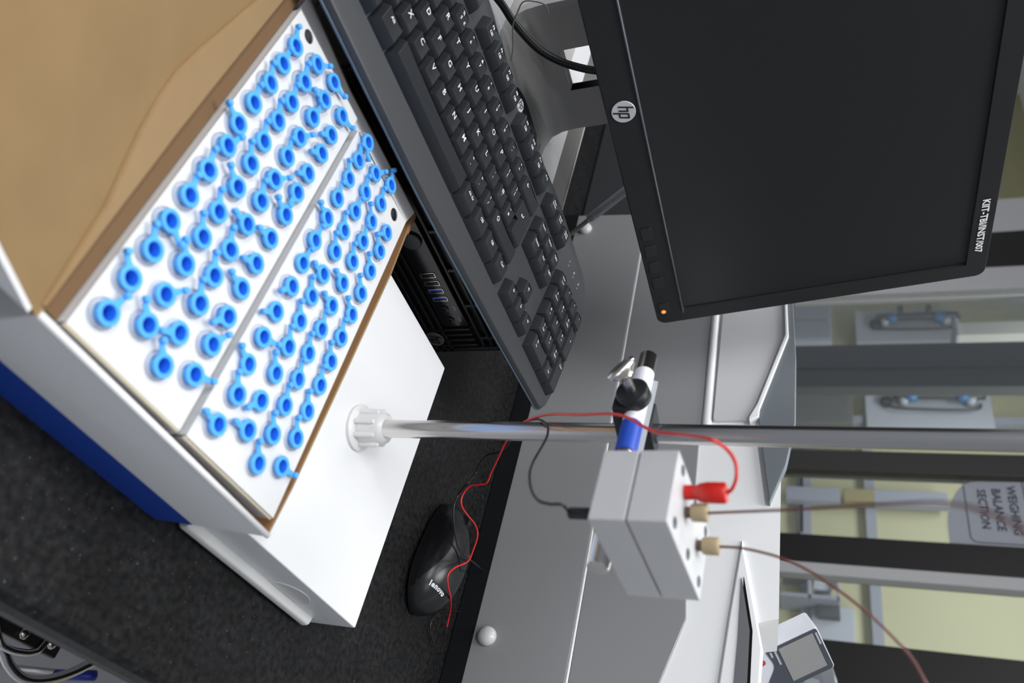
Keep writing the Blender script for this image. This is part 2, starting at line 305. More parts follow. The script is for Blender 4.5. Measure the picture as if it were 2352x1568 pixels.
def badge(parent, o, x, y, r, disc_m, letter_m, name='logo'):
    """round badge with slanted joined letters h and p cut in a darker colour"""
    F = frame(o, x, y)
    bm = NB(); lathe(bm, [(r, 0), (r, 0.0006), (r * 0.97, 0.0009)], 40)
    d = link(name, bm, disc_m, parent, smooth=False); d.matrix_local = F
    bm = NB(); z0 = 0.0009; sl = 0.27; t = r * 0.13
    def bar(x0, y0, x1, y1):   # slanted-stroke quad in badge units
        pts = [(x0 - t / 2 + sl * y0, y0), (x0 + t / 2 + sl * y0, y0), (x1 + t / 2 + sl * y1, y1), (x1 - t / 2 + sl * y1, y1)]
        prism(bm, pts, 0.0003, (0, 0, z0))
    def hb(x0, x1, yy):
        pts = [(x0 + sl * yy, yy - t / 2), (x1 + sl * yy, yy - t / 2), (x1 + sl * yy, yy + t / 2), (x0 + sl * yy, yy + t / 2)]
        prism(bm, pts, 0.0003, (0, 0, z0))
    a = r
    bar(-.48 * a, -.36 * a, -.48 * a, .86 * a); bar(-.10 * a, -.36 * a, -.10 * a, .30 * a); hb(-.48 * a, -.05 * a, .36 * a)
    bar(.14 * a, -.86 * a, .14 * a, .36 * a); bar(.52 * a, -.36 * a, .52 * a, .36 * a); hb(.10 * a, .56 * a, .36 * a); hb(.10 * a, .56 * a, -.36 * a)
    l = link('lettering', bm, letter_m, d)
    return d

# ---------------------------------------------------------------- room
FZ = -0.86
bm = NB(); bx(bm, -2.5, 5.0, -2.5, 6.5, FZ - .05, FZ); tag(link('floor', bm, FLOORM), kind='structure')
bm = NB(); bx(bm, -2.5, 5.0, -2.5, 6.5, 1.9, 1.95); tag(link('ceiling', bm, WALLM), kind='structure')
bm = NB(); bx(bm, 4.5, 4.6, -2.5, 6.5, FZ, 1.9); tag(link('wall_back', bm, CREAM), kind='structure')
bm = NB(); bx(bm, -2.5, 4.5, 6.4, 6.5, FZ, 1.9); tag(link('wall_left', bm, WALLM), kind='structure')
# glazed partition at a = 2.5
PA = 2.5
def post(n, b0, b1, m, a0=PA, a1=PA + .06, z0=FZ, z1=1.9):
    bm = NB(); bx(bm, a0, a1, min(b0, b1), max(b0, b1), z0, z1); return tag(link('trim_%d' % n, bm, m, bevel=.004), kind='structure')
post(1, 2.655, 2.452, FRAMEB); post(2, 2.450, 2.335, FRAMEW, PA - .01, PA + .05)
post(3, 2.86, 2.66, FRAMEW, PA + .01, PA + .05)
post(4, 1.285, 1.184, FRAMEB); post(5, 1.183, 1.143, FRAMEW, PA - .01, PA + .04)
post(6, .945, .80, FRAMEB); post(7, 1.61, 1.528, BROWND)
post(8, 2.168, 2.054, GREYD, PA + .1, PA + .16); post(9, 2.036, 1.960, GREYD, PA + .1, PA + .16)
def pane(n, b0, b1, a):
    bm = NB(); bx(bm, a, a + .006, b0, b1, FZ + .1, 1.85); tag(link('window_%d' % n, bm, PANE), kind='structure')
pane(1, 1.62, 2.33, PA + .03); pane(2, 1.29, 1.53, PA + .03); pane(3, .95, 1.142, PA + .03)
bm = NB(); bx(bm, PA - .01, PA + .06, .4, 2.9, FZ, FZ + .1); tag(link('trim_10', bm, FRAMEB), kind='structure')
# wall mullions on the cream wall
def hbar(n, b0, b1, z0, z1, m=MULL, a=4.46):
    bm = NB(); bx(bm, a, 4.5, b0, b1, z0, z1); tag(link('trim_%d' % n, bm, m), kind='structure')
hbar(11, 1.0, 2.92, .555, .61); hbar(12, 1.0, 2.92, .20, .26); hbar(13, 2.3, 2.92, .18, .215, GREYD)
hbar(14, 3.04, 3.09, .1, 1.9, MULL, 4.40)

def wallthing(name, label, cat, parts):
    t = thing(name, label, cat)
    for nm, m, boxes in parts:
        for b in boxes:
            bm = NB(); bx(bm, *b); link(nm, bm, m, t, bevel=.003)
    return t
# pipework panels beyond the glass
def pipe_panel(label, b0, b1, z0, z1, pb, pz, s):
    t = thing('pipework_panel', label, 'pipe panel', (4.38, (b0 + b1) / 2, z0), group=None)
    cb = (b0 + b1) / 2
    bm = NB(); bx(bm, 0, .12, b0 - cb, b1 - cb, 0, z1 - z0); link('board', bm, PANELW, t, bevel=.004)
    y0 = pb - cb; zz = pz - z0
    bm = NB(); tube(bm, [(-.05, y0, zz - s * .5), (-.06, y0, zz - s * .45), (-.06, y0, zz + s * .5), (-.05, y0, zz + s * .55)], .026, 10, 4); link('pipe', bm, PIPE, t, smooth=True)
    bm = NB(); tube(bm, [(-.02, y0 - .03, zz - s * .62), (-.05, y0 - .09, zz - s * .5), (-.05, y0 - .1, zz + s * .4), (-.02, y0 - .04, zz + s * .55)], .009, 8, 6); link('pipe', bm, PIPE, t, smooth=True)
    for k in (-.33, .33):
        bm = NB(); cyl(bm, (-.06, y0 - .012, zz + s * k - .03), (-.06, y0 - .012, zz + s * k + .03), .032, 14); link('valve', bm, VALVE, t, smooth=True)
        bm = NB(); cyl(bm, (-.06, y0 + .02, zz + s * k * .6), (-.06, y0 + .09, zz + s * k * .6), .018, 10); link('valve_stem', bm, PIPE, t, smooth=True)
        bm = NB(); cyl(bm, (-.07, y0 - .03, zz + s * k * 1.3), (-.0, y0 - .03, zz + s * k * 1.3), .025, 12); link('pipe_clip', bm, PANELW, t, smooth=True)
    bm = NB(); cyl(bm, (-.03, y0 - .02, .12), (0, y0 - .02, .12), .035, 14); link('dial', bm, PIPE, t, smooth=True)
    return t
pipe_panel('white wall panel with dark pipework and blue valves, just below the monitor corner', 3.67, 3.95, .555, 1.15, 3.83, .915, .42)
pipe_panel('white wall panel with one horizontal pipe and two blue valves beside the steel rod', 3.00, 3.31, .585, 1.27, 3.19, .98, .42)
wallthing('grey_cabinet', 'tall light grey cabinet behind the glass above the instrument lid', 'cabinet', [('body', PANELW, [(4.1, 4.4, 3.45, 3.80, -.6, .40)]), ('door', MULL, [(4.085, 4.1, 3.47, 3.62, -.55, .39), (4.085, 4.1, 3.63, 3.79, -.55, .39)])])
wallthing('grey_equipment_cabinet', 'olive grey equipment box low behind the glass beside the steel rod', 'cabinet', [('body', mat('olive_grey', (.115, .115, .10), .6), [(4.1, 4.4, 2.83, 3.10, -.6, .50)]), ('door', mat('olive_grey2', (.10, .10, .09), .6), [(4.09, 4.1, 2.85, 3.08, -.55, .48)])])
wallthing('ceiling_duct', 'slanting pale duct high behind the glass near the monitor top', 'duct', [('duct', mat('duct_beige', (.36, .35, .30), .5), [(3.6, 3.75, 3.05, 3.14, 1.02, 1.8)]), ('flange', MULL, [(3.58, 3.77, 3.03, 3.16, 1.00, 1.02)])])
wallthing('dark_shelf', 'dark hanging rail crossing the cream wall below the notice sign', 'rail', [('rail', MULL, [(4.40, 4.46, 2.48, 2.57, .12, .42), (4.40, 4.46, 2.48, 2.57, .60, .98)]), ('bracket', mat('rail_tan', (.26, .22, .10), .6), [(4.39, 4.46, 2.485, 2.565, .44, .60)])])
wallthing('wall_socket', 'white socket plate with black oval plug on the cream wall', 'socket', [('plate', PANELW, [(4.44, 4.5, 1.66, 1.86, .255, .47)]), ('plug', GREYD, [(4.38, 4.44, 1.78, 1.84, .29, .40)])])
wallthing('wire_rack', 'small grey wire rack on the cream wall under the black post', 'rack', [('shelf', MULL, [(4.3, 4.5, 1.84, 1.86, .1, .40), (4.3, 4.5, 1.99, 2.005, .1, .40)]), ('upright', MULL, [(4.3, 4.32, 1.84, 2.01, .385, .40), (4.3, 4.32, 1.84, 2.01, .24, .26)]), ('jar', PANELW, [(4.33, 4.4, 1.9, 1.97, .27, .36)])])
wallthing('electrical_trunking', 'pale vertical trunking with a dark edge behind the glass at the monitor corner', 'trunking', [('trunk', PANELW, [(4.44, 4.5, 3.55, 3.63, 1.25, 1.9)]), ('cover', GREYD, [(4.44, 4.5, 3.64, 3.70, 1.25, 1.9)])])
# notice on the glass
sg = thing('notice_sign', 'grey notice card reading weighing balance section, stuck on the glass', 'sign', (PA + .02, 1.40, 0), mtx=None)
poly = fillet([(-.20, .70), (.0, .70), (.115, .755), (.125, 1.12), (-.20, 1.12)], [.0, .05, .05, 0, 0])
bm = NB(); prism(bm, [(-x, y) for x, y in poly], .003, (0, 0, 0), (0, -1, 0), (0, 0, 1), (1, 0, 0)); 
sgc = link('card', bm, PAPER, sg)
bm = NB()
bp = rrect(-.28, .100, .757, .925, .022); 
bo = [(-x, y) for x, y in bp]
inn = [(-x, y) for x, y in rrect(-.277, .097, .760, .922, .019)]
R0 = [bm.verts.new((-.001, y_, z_)) for y_, z_ in bo if True]; R1 = [bm.verts.new((-.001, y_, z_)) for y_, z_ in inn]
for i in range(len(R0)):
    j = (i + 1) % len(R0); bm.faces.new((R0[i], R0[j], R1[j], R1[i]))
for v in bm.verts: v.co.y = max(min(v.co.y, .195), -.139)
# keep the border on the card
bb = link('border', bm, INK, sg)
for s_, z_ in (('WEIGHING', .888), ('BALANCE', .846), ('SECTION', .805)):
    text('lettering', s_, .034, INK, sg, frame((-.0015, .018, z_), (0, -1, 0), (0, 0, 1)), bold=.0006)

# ---------------------------------------------------------------- bench
bench = thing('laboratory_bench', 'black speckled granite laboratory bench carrying all the equipment', 'bench', (0, 0, 0))
prof = [(.085, 0), (.0795, -.001), (.0755, -.005), (.0738, -.012), (.0738, -.022), (.075, -.027), (.079, -.030), (1.9, -.030), (1.9, 0)]
bm = NB(); prism(bm, prof, 4.2, (-1.2, 0, 0), (0, 1, 0), (0, 0, 1), (1, 0, 0)); link('worktop', bm, GRAN, bench)
bm = NB(); bx(bm, -1.2, 3.0, .62, 1.88, FZ, -.030); link('base_cabinet', bm, CABM, bench)
for a0 in (-1.2, -.5, 2.2):
    bm = NB(); bx(bm, a0, a0 + .03, .12, .62, FZ, -.030); link('support_panel', bm, CABM, bench)

# stool under the bench edge
st = thing('laboratory_stool', 'chrome ringed stool under the bench edge with a blue leg sleeve', 'stool', (.72, .12, FZ))
def sl(p): return (p[0] - .72, p[1] - .12, p[2] - FZ)
bm = NB(); tube(bm, [sl(p) for p in ((.56, .19, -.45), (.5995, .1459, -.45), (.6248, .1329, -.45), (.6418, .1232, -.45), (.6619, .1175, -.45), (.6823, .1198, -.45), (.7065, .1311, -.45), (.7326, .1515, -.45), (.7459, .1722, -.45), (.75, .24, -.45))], .0055, 12, 8); link('foot_ring', bm, CHROME, st, smooth=True)
bm = NB(); tube(bm, [sl(p) for p in ((.52, .17, -.38), (.5472, .1395, -.38), (.5639, .1256, -.38), (.5765, .1237, -.38), (.5892, .1254, -.38), (.6027, .1302, -.38), (.6096, .1401, -.38), (.615, .18, -.38))], .0035, 12, 8); link('upper_ring', bm, CHROME, st, smooth=True)
bm = NB(); bx(bm, *[v for v in (.55 - .72, .635 - .72, .134 - .12, .30 - .12, -.392 - FZ, -.384 - FZ)]); link('seat_plate', bm, mat('dark_steel', (.06, .055, .05), .4, .6), st, bevel=.002)
for px, py in ((.585, .142), (.620, .145)):
    bm = NB(); lathe(bm, [(.006, 0), (.006, .003), (.003, .005)], 10, (px - .72, py - .12 , -.384 - FZ)); link('rivet', bm, CHROME, st, smooth=True)
bm = NB(); cyl(bm, (-.14, .08, 0), (-.12, .10, .47), .012, 14); link('leg', bm, CHROME, st, smooth=True)
bm = NB(); cyl(bm, (.140, .035, 0), (.160, .053, .265), .004, 14); link('leg', bm, CHROME, st, smooth=True)
bm = NB(); cyl(bm, (.150, .045, .22), (.162, .055, .275), .007, 14); link('leg_sleeve', bm, BLUES, st, smooth=True, label='blue leg sleeve')

# ---------------------------------------------------------------- carton of vials
ct = thing('carton', 'open white cardboard carton with kraft lining and blue printed base band', 'box', (.235, .27, 0))
OX, OY = .235, .27
B0 = [(.156, .1475), (.3150, .1460), (.3155, .175), (.3165, .260), (.3165, .345), (.3165, .4040), (.21, .4035), (.156, .4050)]   # foot outline
T0 = [(.1500, .1480), (.3228, .1445), (.3255, .176), (.3275, .261), (.3290, .345), (.3258, .4065), (.22, .4035), (.1482, .4120)]    # rim outline
CORN = [(1, 1), (-1, 1), (-1, 0), (-1, 0), (-1, 0), (-1, -1), (0, -1), (1, -1)]
RZ = .0735
def shell(z, off):
    k = max(z, 0) / RZ
    return [(b[0] + (t[0] - b[0]) * k + c[0] * off - OX, b[1] + (t[1] - b[1]) * k + c[1] * off - OY, z) for b, t, c in zip(B0, T0, CORN)]
bm = NB()
rings_ = [shell(.0, 0), shell(.026, 0), shell(RZ, 0)]
V = [[bm.verts.new(p) for p in r] for r in rings_]; I = [[bm.verts.new(p) for p in r] for r in (shell(RZ, .0016), shell(.0028, .0016))]
for i in range(8):
    j = (i + 1) % 8
    bm.faces.new((V[0][i], V[0][j], V[1][j], V[1][i])).material_index = 1
    bm.faces.new((V[1][i], V[1][j], V[2][j], V[2][i])).material_index = 0
    bm.faces.new((V[2][i], V[2][j], I[0][j], I[0][i])).material_index = 3
    bm.faces.new((I[0][i], I[0][j], I[1][j], I[1][i])).material_index = 0 if i in (5, 6) else 2
bm.faces.new(V[0][::-1]).material_index = 0; bm.faces.new(I[1]).material_index = 2
link('tray', bm, [CARDW, CARDB, KRAFTD, KRAFT], ct)
# rounded white fold along the front rim and the far rim
bm = NB(); cyl(bm, (.151 - OX, .1490 - OY, RZ), (.3225 - OX, .1450 - OY, RZ), .0017, 10); link('front_rim', bm, CARDW, ct, smooth=True)
bm = NB(); prism(bm, [(.160, .3905), (.235, .3895), (.236, .3835), (.3185, .3835), (.3245, .4045), (.22, .4015), (.160, .4070)], .0014, (-OX, -OY, .0728)); link('far_flap', bm, CARDW, ct, bevel=.0004)
bm = NB(); prism(bm, [(.3265, .0735), (.3285, .0735), (.337, .060), (.335, .059)], .020, (-OX, .3860 - OY, 0), (1, 0, 0), (0, 0, 1), (0, 1, 0)); link('corner_tab', bm, KRAFTD, ct)
# lid: hinged along the left rim and rising towards the camera side
def lidp(a, b, h=0.0):
    s = math.atan(.53); return (a - OX + math.sin(s) * h, b - OY, RZ + .53 * (.150 - a) + math.cos(s) * h)
bm = NB()
q = [(.150, .1475), (.020, .1475), (.020, .425), (.1478, .425), (.1473, .38), (.1466, .30), (.1466, .26), (.1480, .20)]
lo = [bm.verts.new(lidp(*p, h=-.003)) for p in q]; hi = [bm.verts.new(lidp(*p)) for p in q]
for i in range(8): bm.faces.new((lo[i], lo[(i + 1) % 8], hi[(i + 1) % 8], hi[i])).material_index = 0
bm.faces.new(hi).material_index = 0; bm.faces.new(lo[::-1]).material_index = 1
lid = link('lid', bm, [KRAFT, CARDW], ct)
bm = NB()
q = [(.1488, .152), (.1418, .199), (.1352, .217), (.1298, .233), (.1258, .25), (.1238, .268), (.1255, .29), (.1278, .306), (.1315, .336), (.138, .38), (.1472, .42), (.1468, .38), (.1461, .30), (.1461, .26), (.1474, .20)]
n_ = len(q); lo = [bm.verts.new(lidp(*p, h=.0003)) for p in q]; hi = [bm.verts.new(lidp(*p, h=.0022)) for p in q]
for i in range(n_): bm.faces.new((lo[i], lo[(i + 1) % n_], hi[(i + 1) % n_], hi[i]))
bm.faces.new(hi); bm.faces.new(lo[::-1]); link('glue_flap', bm, mat('kraft_flap_lit', (.345, .22, .105), .75, noise=(34, (.30, .19, .088), 6)), lid)  # kraft lightened to paint in the stronger light on this flap
bm = NB(); prism(bm, [(.146, RZ + .0022), (.020, RZ + .069), (.020, RZ + .004)], .0025, (-OX, .1452 - OY, 0), (1, 0, 0), (0, 0, 1), (0, 1, 0)); link('lid_side_flap', bm, CARDW, ct)
# liner between left rim and rack
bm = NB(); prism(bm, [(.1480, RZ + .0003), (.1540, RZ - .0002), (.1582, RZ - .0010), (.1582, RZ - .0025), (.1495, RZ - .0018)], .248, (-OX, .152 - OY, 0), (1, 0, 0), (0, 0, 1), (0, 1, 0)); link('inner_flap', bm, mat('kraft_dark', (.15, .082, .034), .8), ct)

# racks: card tops with punched holes, folded skirts
ROWW = .0058
RACKZ = .078
def rack(label, x0, x1, y0, y1, holes, extra):
    cx, cy = (x0 + x1) / 2, (y0 + y1) / 2
    t = thing('vial_rack', label, 'rack', (cx, cy, .0035))
    bm = NB(); loops = []
    def loop(pts):
        vs = [bm.verts.new((x - cx, y - cy, RACKZ - .0035)) for x, y in pts]
        for i in range(len(vs)): bm.edges.new((vs[i], vs[(i + 1) % len(vs)]))
    loop([(x0, y0), (x1, y0), (x1, y1), (x0, y1)])
    for hx, hy in holes: loop([(hx + .0052 * math.cos(k * math.pi / 8), hy + .0052 * math.sin(k * math.pi / 8)) for k in range(16)])
    for hx, hy, r in extra: loop([(hx + r * math.cos(k * math.pi / 12), hy + r * math.sin(k * math.pi / 12)) for k in range(24)])
    bmesh.ops.triangle_fill(bm, use_beauty=True, use_dissolve=False, edges=list(bm.edges))
    if bm.faces and sum(f.normal.z for f in bm.faces) < 0: bmesh.ops.reverse_faces(bm, faces=bm.faces)
    top = link('top_sheet', bm, SHEET, t)
    so = top.modifiers.new('thick', 'SOLIDIFY'); so.thickness = .0008; so.offset = -1
    bm = NB(); h = RACKZ - .0035
    for (xa, ya), (xb, yb) in (((x0, y0), (x1, y0)), ((x1, y0), (x1, y1)), ((x1, y1), (x0, y1)), ((x0, y1), (x0, y0))):
        nx, ny = (yb - ya), -(xb - xa); ln = math.hypot(nx, ny); nx /= ln; ny /= ln
        e = .0007 
        bx(bm, min(xa, xb) - cx - (e if ny == 0 and nx > 0 else 0) * 0, max(xa, xb) - cx + (0 if xa != xb else .0006), min(ya, yb) - cy, max(ya, yb) - cy + (0 if ya != yb else .0006), .001, h - .0004)
    link('skirt', bm, SHEET, t)
    bm = NB(); tube(bm, [(x0 - cx, y0 - cy - .0005, h - .001), (x1 - cx, y0 - cy - .0005, h - .001)], .0007, 6, 1); link('folded_edge', bm, EDGEC, t)
    return t
LEFT = [(c[0], c[1]) for r in CAPS[:4] for c in r]; RIGHT = [(c[0], c[1]) for r in CAPS[4:] for c in r]
rack('white card rack of blue-capped vials beside the kraft lid', .1588, .2325, .1515, .3890, [(x + .001, y + .001) for x, y in LEFT], [(.1725, .3835, .0042)])
rack('white card rack of blue-capped vials beside the white stand base', .2370, .3145, .1515, .3825, [(x + .001, y + .001) for x, y in RIGHT], [(.3003, .3745, .0046)])

# vial: clear flanged tube with a blue cap, deep well and hinge tab
def vial_meshes():
    bm = NB()
    lathe(bm, [(.0012, -.038), (.0035, -.034), (.0048, -.010), (.0049, -.0062), (.0068, -.0060), (.0070, -.0040), (.0068, -.0032), (.0056, -.0030)], 24, cap1=False)
    cl = bpy.data.meshes.new('tube'); bmesh.ops.recalc_face_normals(bm, faces=bm.faces); bm.to_mesh(cl); bm.free(); cl.materials.append(CLEAR)
    bm = NB()
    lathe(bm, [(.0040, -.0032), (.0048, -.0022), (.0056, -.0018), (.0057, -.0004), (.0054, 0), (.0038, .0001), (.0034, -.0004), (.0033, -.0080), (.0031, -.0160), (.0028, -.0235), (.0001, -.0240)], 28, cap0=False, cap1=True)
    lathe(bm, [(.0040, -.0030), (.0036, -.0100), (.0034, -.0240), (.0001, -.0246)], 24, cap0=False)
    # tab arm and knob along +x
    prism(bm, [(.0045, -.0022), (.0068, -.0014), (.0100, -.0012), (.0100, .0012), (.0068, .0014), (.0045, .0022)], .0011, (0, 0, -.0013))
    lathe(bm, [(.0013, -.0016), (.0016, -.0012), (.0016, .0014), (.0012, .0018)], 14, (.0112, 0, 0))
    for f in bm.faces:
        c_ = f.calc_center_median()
        if c_.z < -.0003 and math.hypot(c_.x, c_.y) < .00348: f.material_index = 1  # well walls take the painted-in shade colour
    ca = bpy.data.meshes.new('cap'); bmesh.ops.recalc_face_normals(bm, faces=bm.faces); bm.to_mesh(ca); bm.free(); ca.materials.append(CAPM); ca.materials.append(WELLSHADE)
    for m_ in (cl, ca):
        for p in m_.polygons: p.use_smooth = True
    try: ca.set_sharp_from_angle(angle=math.radians(40))
    except Exception: pass
    return cl, ca
TM, CM = vial_meshes()
ORD = ['first', 'second', 'third', 'fourth', 'fifth', 'sixth', 'seventh', 'eighth', 'ninth', 'tenth', 'eleventh', 'twelfth', 'thirteenth']
RN = ['lid-side rack, outermost row by the lid', 'lid-side rack, second row from the lid', 'lid-side rack, third row from the lid', 'lid-side rack, row beside the gap',
      'stand-side rack, row beside the gap', 'stand-side rack, second row from the gap', 'stand-side rack, third row from the gap', 'stand-side rack, outermost row by the stand']
random.seed(4)
proto = None
for ri, row in enumerate(CAPS):
    for ci, (x, y, ang, ln) in enumerate(row):
        ps = 'last' if ci == len(row) - 1 else ORD[ci]
        lab = 'blue-capped vial, %s, %s from the keyboard end' % (RN[ri], ps)
        t = thing('vial', lab, 'vial', (x, y, .0825 + random.uniform(-.0006, .0006)), (random.uniform(-.03, .03), random.uniform(-.03, .03), ang), group='blue-capped vials in the card racks')
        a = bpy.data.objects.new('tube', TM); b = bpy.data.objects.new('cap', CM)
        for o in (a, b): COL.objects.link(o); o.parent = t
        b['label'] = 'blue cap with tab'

# ---------------------------------------------------------------- retort stand
rs = thing('retort_stand', 'white metal stand base with a tall steel rod in a ribbed nut', 'stand', (.402, .27, 0))
SX, SY = .402, .27
bm = NB(); bx(bm, .331 - SX, .4865 - SX, .1555 - SY, .3880 - SY, .002, .040)
link('base_plate', bm, WHITE, rs, bevel=.0012, seg=2)
bm = NB(); prism(bm, fillet([(.1560, .0010), (.1515, .0010), (.1490, .0040), (.1500, .0095), (.1560, .0110)], [0, .002, .003, .002, 0]), .145, (.331 - SX, -SY, 0), (0, 1, 0), (0, 0, 1), (1, 0, 0))
link('front_lip', bm, WPLAS, rs, bevel=.0015, seg=3, smooth=True)
bm = NB(); prism(bm, [(math.cos(t_) * .018, .0005 + math.sin(t_) * .016) for t_ in [math.pi * k / 20 for k in range(21)]], .0006, (.432 - SX, .1550 - SY, .014), (1, 0, 0), (0, 0, 1), (0, 1, 0)); link('thumb_recess', bm, WPLAS, rs, bevel=.0002, seg=1)
for dx, dy in ((.345, .17), (.475, .17), (.345, .375), (.475, .375)):
    bm = NB(); cyl(bm, (dx - SX, dy - SY, 0), (dx - SX, dy - SY, .003), .006, 12); link('foot', bm, BLACKP, rs, smooth=True)
nx, ny = .4035 - SX, .2685 - SY
bm = NB()
lathe(bm, [(.0165, .040), (.0168, .0425), (.0150, .0440), (.0118, .0445), (.0118, .0590), (.0108, .0625), (.0085, .0645), (.0062, .0640)], 40, (nx, ny, 0))
for k in range(8):
    a_ = 2 * math.pi * k / 8 + .2
    lathe(bm, [(.0021, .0440), (.0021, .0575), (.0015, .0592), (.0003, .0597)], 12, (nx + .0122 * math.cos(a_), ny + .0122 * math.sin(a_), 0))
link('ribbed_nut', bm, WPLAS, rs, smooth=True).data.set_sharp_from_angle(angle=math.radians(45))
RB = Vector((.4015, .2668, .060)); RT = Vector((.3985, .2648, .62))
bm = NB(); cyl(bm, RB - Vector((SX, SY, 0)), RT - Vector((SX, SY, 0)), .0062, 40); rod = link('rod', bm, CHROME, rs, smooth=True)
rod.data.set_sharp_from_angle(angle=math.radians(45))
def rodat(z): return RB + (RT - RB) * ((z - RB.z) / (RT.z - RB.z))

# clamp holder rod with label, clamp boss
H0, H1 = Vector(HOLD[0]), Vector(HOLD[1]); hd = (H1 - H0).normalized()
hr = thing('clamp_rod', 'horizontal steel rod with a white and blue label held across the stand', 'rod', tuple(H0))
bm = NB(); lathe(bm, [(.0050, 0), (.0057, .0009), (.0057, (H1 - H0).length - .001), (.0050, (H1 - H0).length)], 36, (0, 0, 0), hd); c_ = link('shaft', bm, CHROME, hr, smooth=True); c_.data.set_sharp_from_angle(angle=math.radians(45))
L0 = (Vector(LAB[0]) - H0).length; L1 = (Vector(LAB[1]) - H0).length; L2 = (Vector(LAB[2]) - H0).length
bm = NB(); cyl(bm, hd * L0, hd * L1, .0062, 36); link('label_sleeve', bm, LABW, hr, smooth=True, label='white label wrapped round the rod').data.set_sharp_from_angle(angle=math.radians(45))
bm = NB(); cyl(bm, hd * L2, hd * (L1 + .0002), .00635, 36); bs = link('blue_band', bm, BLUEL, hr, smooth=True, label='blue label band'); bs.data.set_sharp_from_angle(angle=math.radians(45))
# loose end of the label standing off the rod
cd = (Vector((0, 0, .35)) - (H0 + hd * L1)).normalized(); sd = hd.cross(cd).normalized()
if sd.z < 0: sd = -sd
up_ = sd
bm = NB(); p0 = hd * (L0 + .004) + up_ * .0060; p1 = hd * L1 + up_ * .0060
vs = []
for e_ in (0, .0002):
    for q_ in (p0, p0 + up_ * .0034, p1 + up_ * .0034, p1): vs.append(bm.verts.new(q_ + cd * e_))
for f_ in ((0, 1, 2, 3), (4, 7, 6, 5), (0, 4, 5, 1), (1, 5, 6, 2), (2, 6, 7, 3), (3, 7, 4, 0)): bm.faces.new([vs[i] for i in f_])
link('label_tail', bm, clear_mat('clear_film', (.75, .76, .78), .35), hr)
text('lettering', 'L', .006, LABW, hr, frame(hd * (L2 + .0035) + cd * .0066 + up_ * -.001, hd, up_), bold=.0003)
for k in range(5):
    bm = NB(); o_ = hd * (L2 - .012 - .0) + up_ * (.0058 * math.sin(.35 + k * .17)) + cd * (.0058 * math.cos(.35 + k * .17) + .0006)
    prism(bm, [(0, -.0003), (.008 - .001 * (k % 3), -.0003), (.008 - .001 * (k % 3), .0003), (0, .0003)], .0001, o_, hd, up_, cd); link('print_line', bm, GREYT, hr)

rc = rodat(.245); hc = H0 + hd * ((rc - H0).dot(hd))
nrm = (hc - rc); nrm = (nrm - hd * nrm.dot(hd)); nrm.z = 0; nrm.normalize()      # from rod towards holder
cl = thing('clamp_boss', 'black clamp boss with a nickel thumbscrew gripping both rods', 'clamp', tuple(rc))
# jaw around the vertical rod and hooked arm under the holder rod
ylc = Vector((0, 0, 1))
bm = NB()
def oriented(bm, c, ex, ey, ez, sx, sy, sz):
    ex, ey, ez = Vector(ex), Vector(ey), Vector(ez); vs = []
    for k in (-1, 1):
        for j in (-1, 1):
            for i in (-1, 1): vs.append(bm.verts.new(Vector(c) + ex * (i * sx / 2) + ey * (j * sy / 2) + ez * (k * sz / 2)))
    for f in ((0, 1, 3, 2), (4, 6, 7, 5), (0, 4, 5, 1), (2, 3, 7, 6), (0, 2, 6, 4), (1, 5, 7, 3)): bm.faces.new([vs[i] for i in f])
oriented(bm, nrm * .0025, hd, nrm, ylc, .024, .025, .019)
oriented(bm, nrm * .0150 + ylc * -.0095, hd, nrm, ylc, .024, .024, .0055)
oriented(bm, nrm * .0275 + ylc * -.0075, hd, nrm, ylc, .020, .005, .0095)
link('body', bm, BLACKP, cl, bevel=.0015, seg=2)
bo = Vector((.3562, .2582, .2486)) ; so_ = Vector((.3223, .2542, .2504))
bo = hc + nrm * .0095 
scr_dir = Vector((-.9888, .0781, -.1271)).normalized()
bl = bo - rc
bm = NB(); lathe(bm, [(.0094, -.004), (.0100, -.0030), (.0100, .0042), (.0088, .0054)], 32, bl, scr_dir); link('screw_collar', bm, BLACKP, cl, smooth=True).data.set_sharp_from_angle(angle=math.radians(50))
bm = NB(); lathe(bm, [(.0031, .0052)] + [(.0031 + .0002 * (k % 2), .0055 + .0006 * k) for k in range(18)] + [(.0029, .0168), (.0042, .0185), (.0058, .0200)], 18, bl, scr_dir); scw = link('thumbscrew', bm, NICKEL, cl, smooth=True)
bm = NB(); u_ = Vector((0, 0, 1)); u_ = (u_ - scr_dir * u_.dot(scr_dir)).normalized(); v_ = scr_dir.cross(u_)
u2 = (u_ * .64 + v_ * .77).normalized(); v2 = scr_dir.cross(u2)
rg = []
for k in range(9):
    t_ = k / 8; z_ = .0180 + .0080 * t_; wx = .0045 + .0055 * math.sin(min(1, t_ * 1.25) * math.pi / 2) - (.0035 if k == 8 else 0); wy = .0044 - .0012 * t_ - (.0012 if k == 8 else 0)
    rg.append([bl + scr_dir * z_ + u2 * (wx * math.cos(a)) + v2 * (wy * math.sin(a)) for a in [2 * math.pi * i / 24 for i in range(24)]])
loft(bm, rg); link('wing_head', bm, NICKEL, cl, smooth=True)

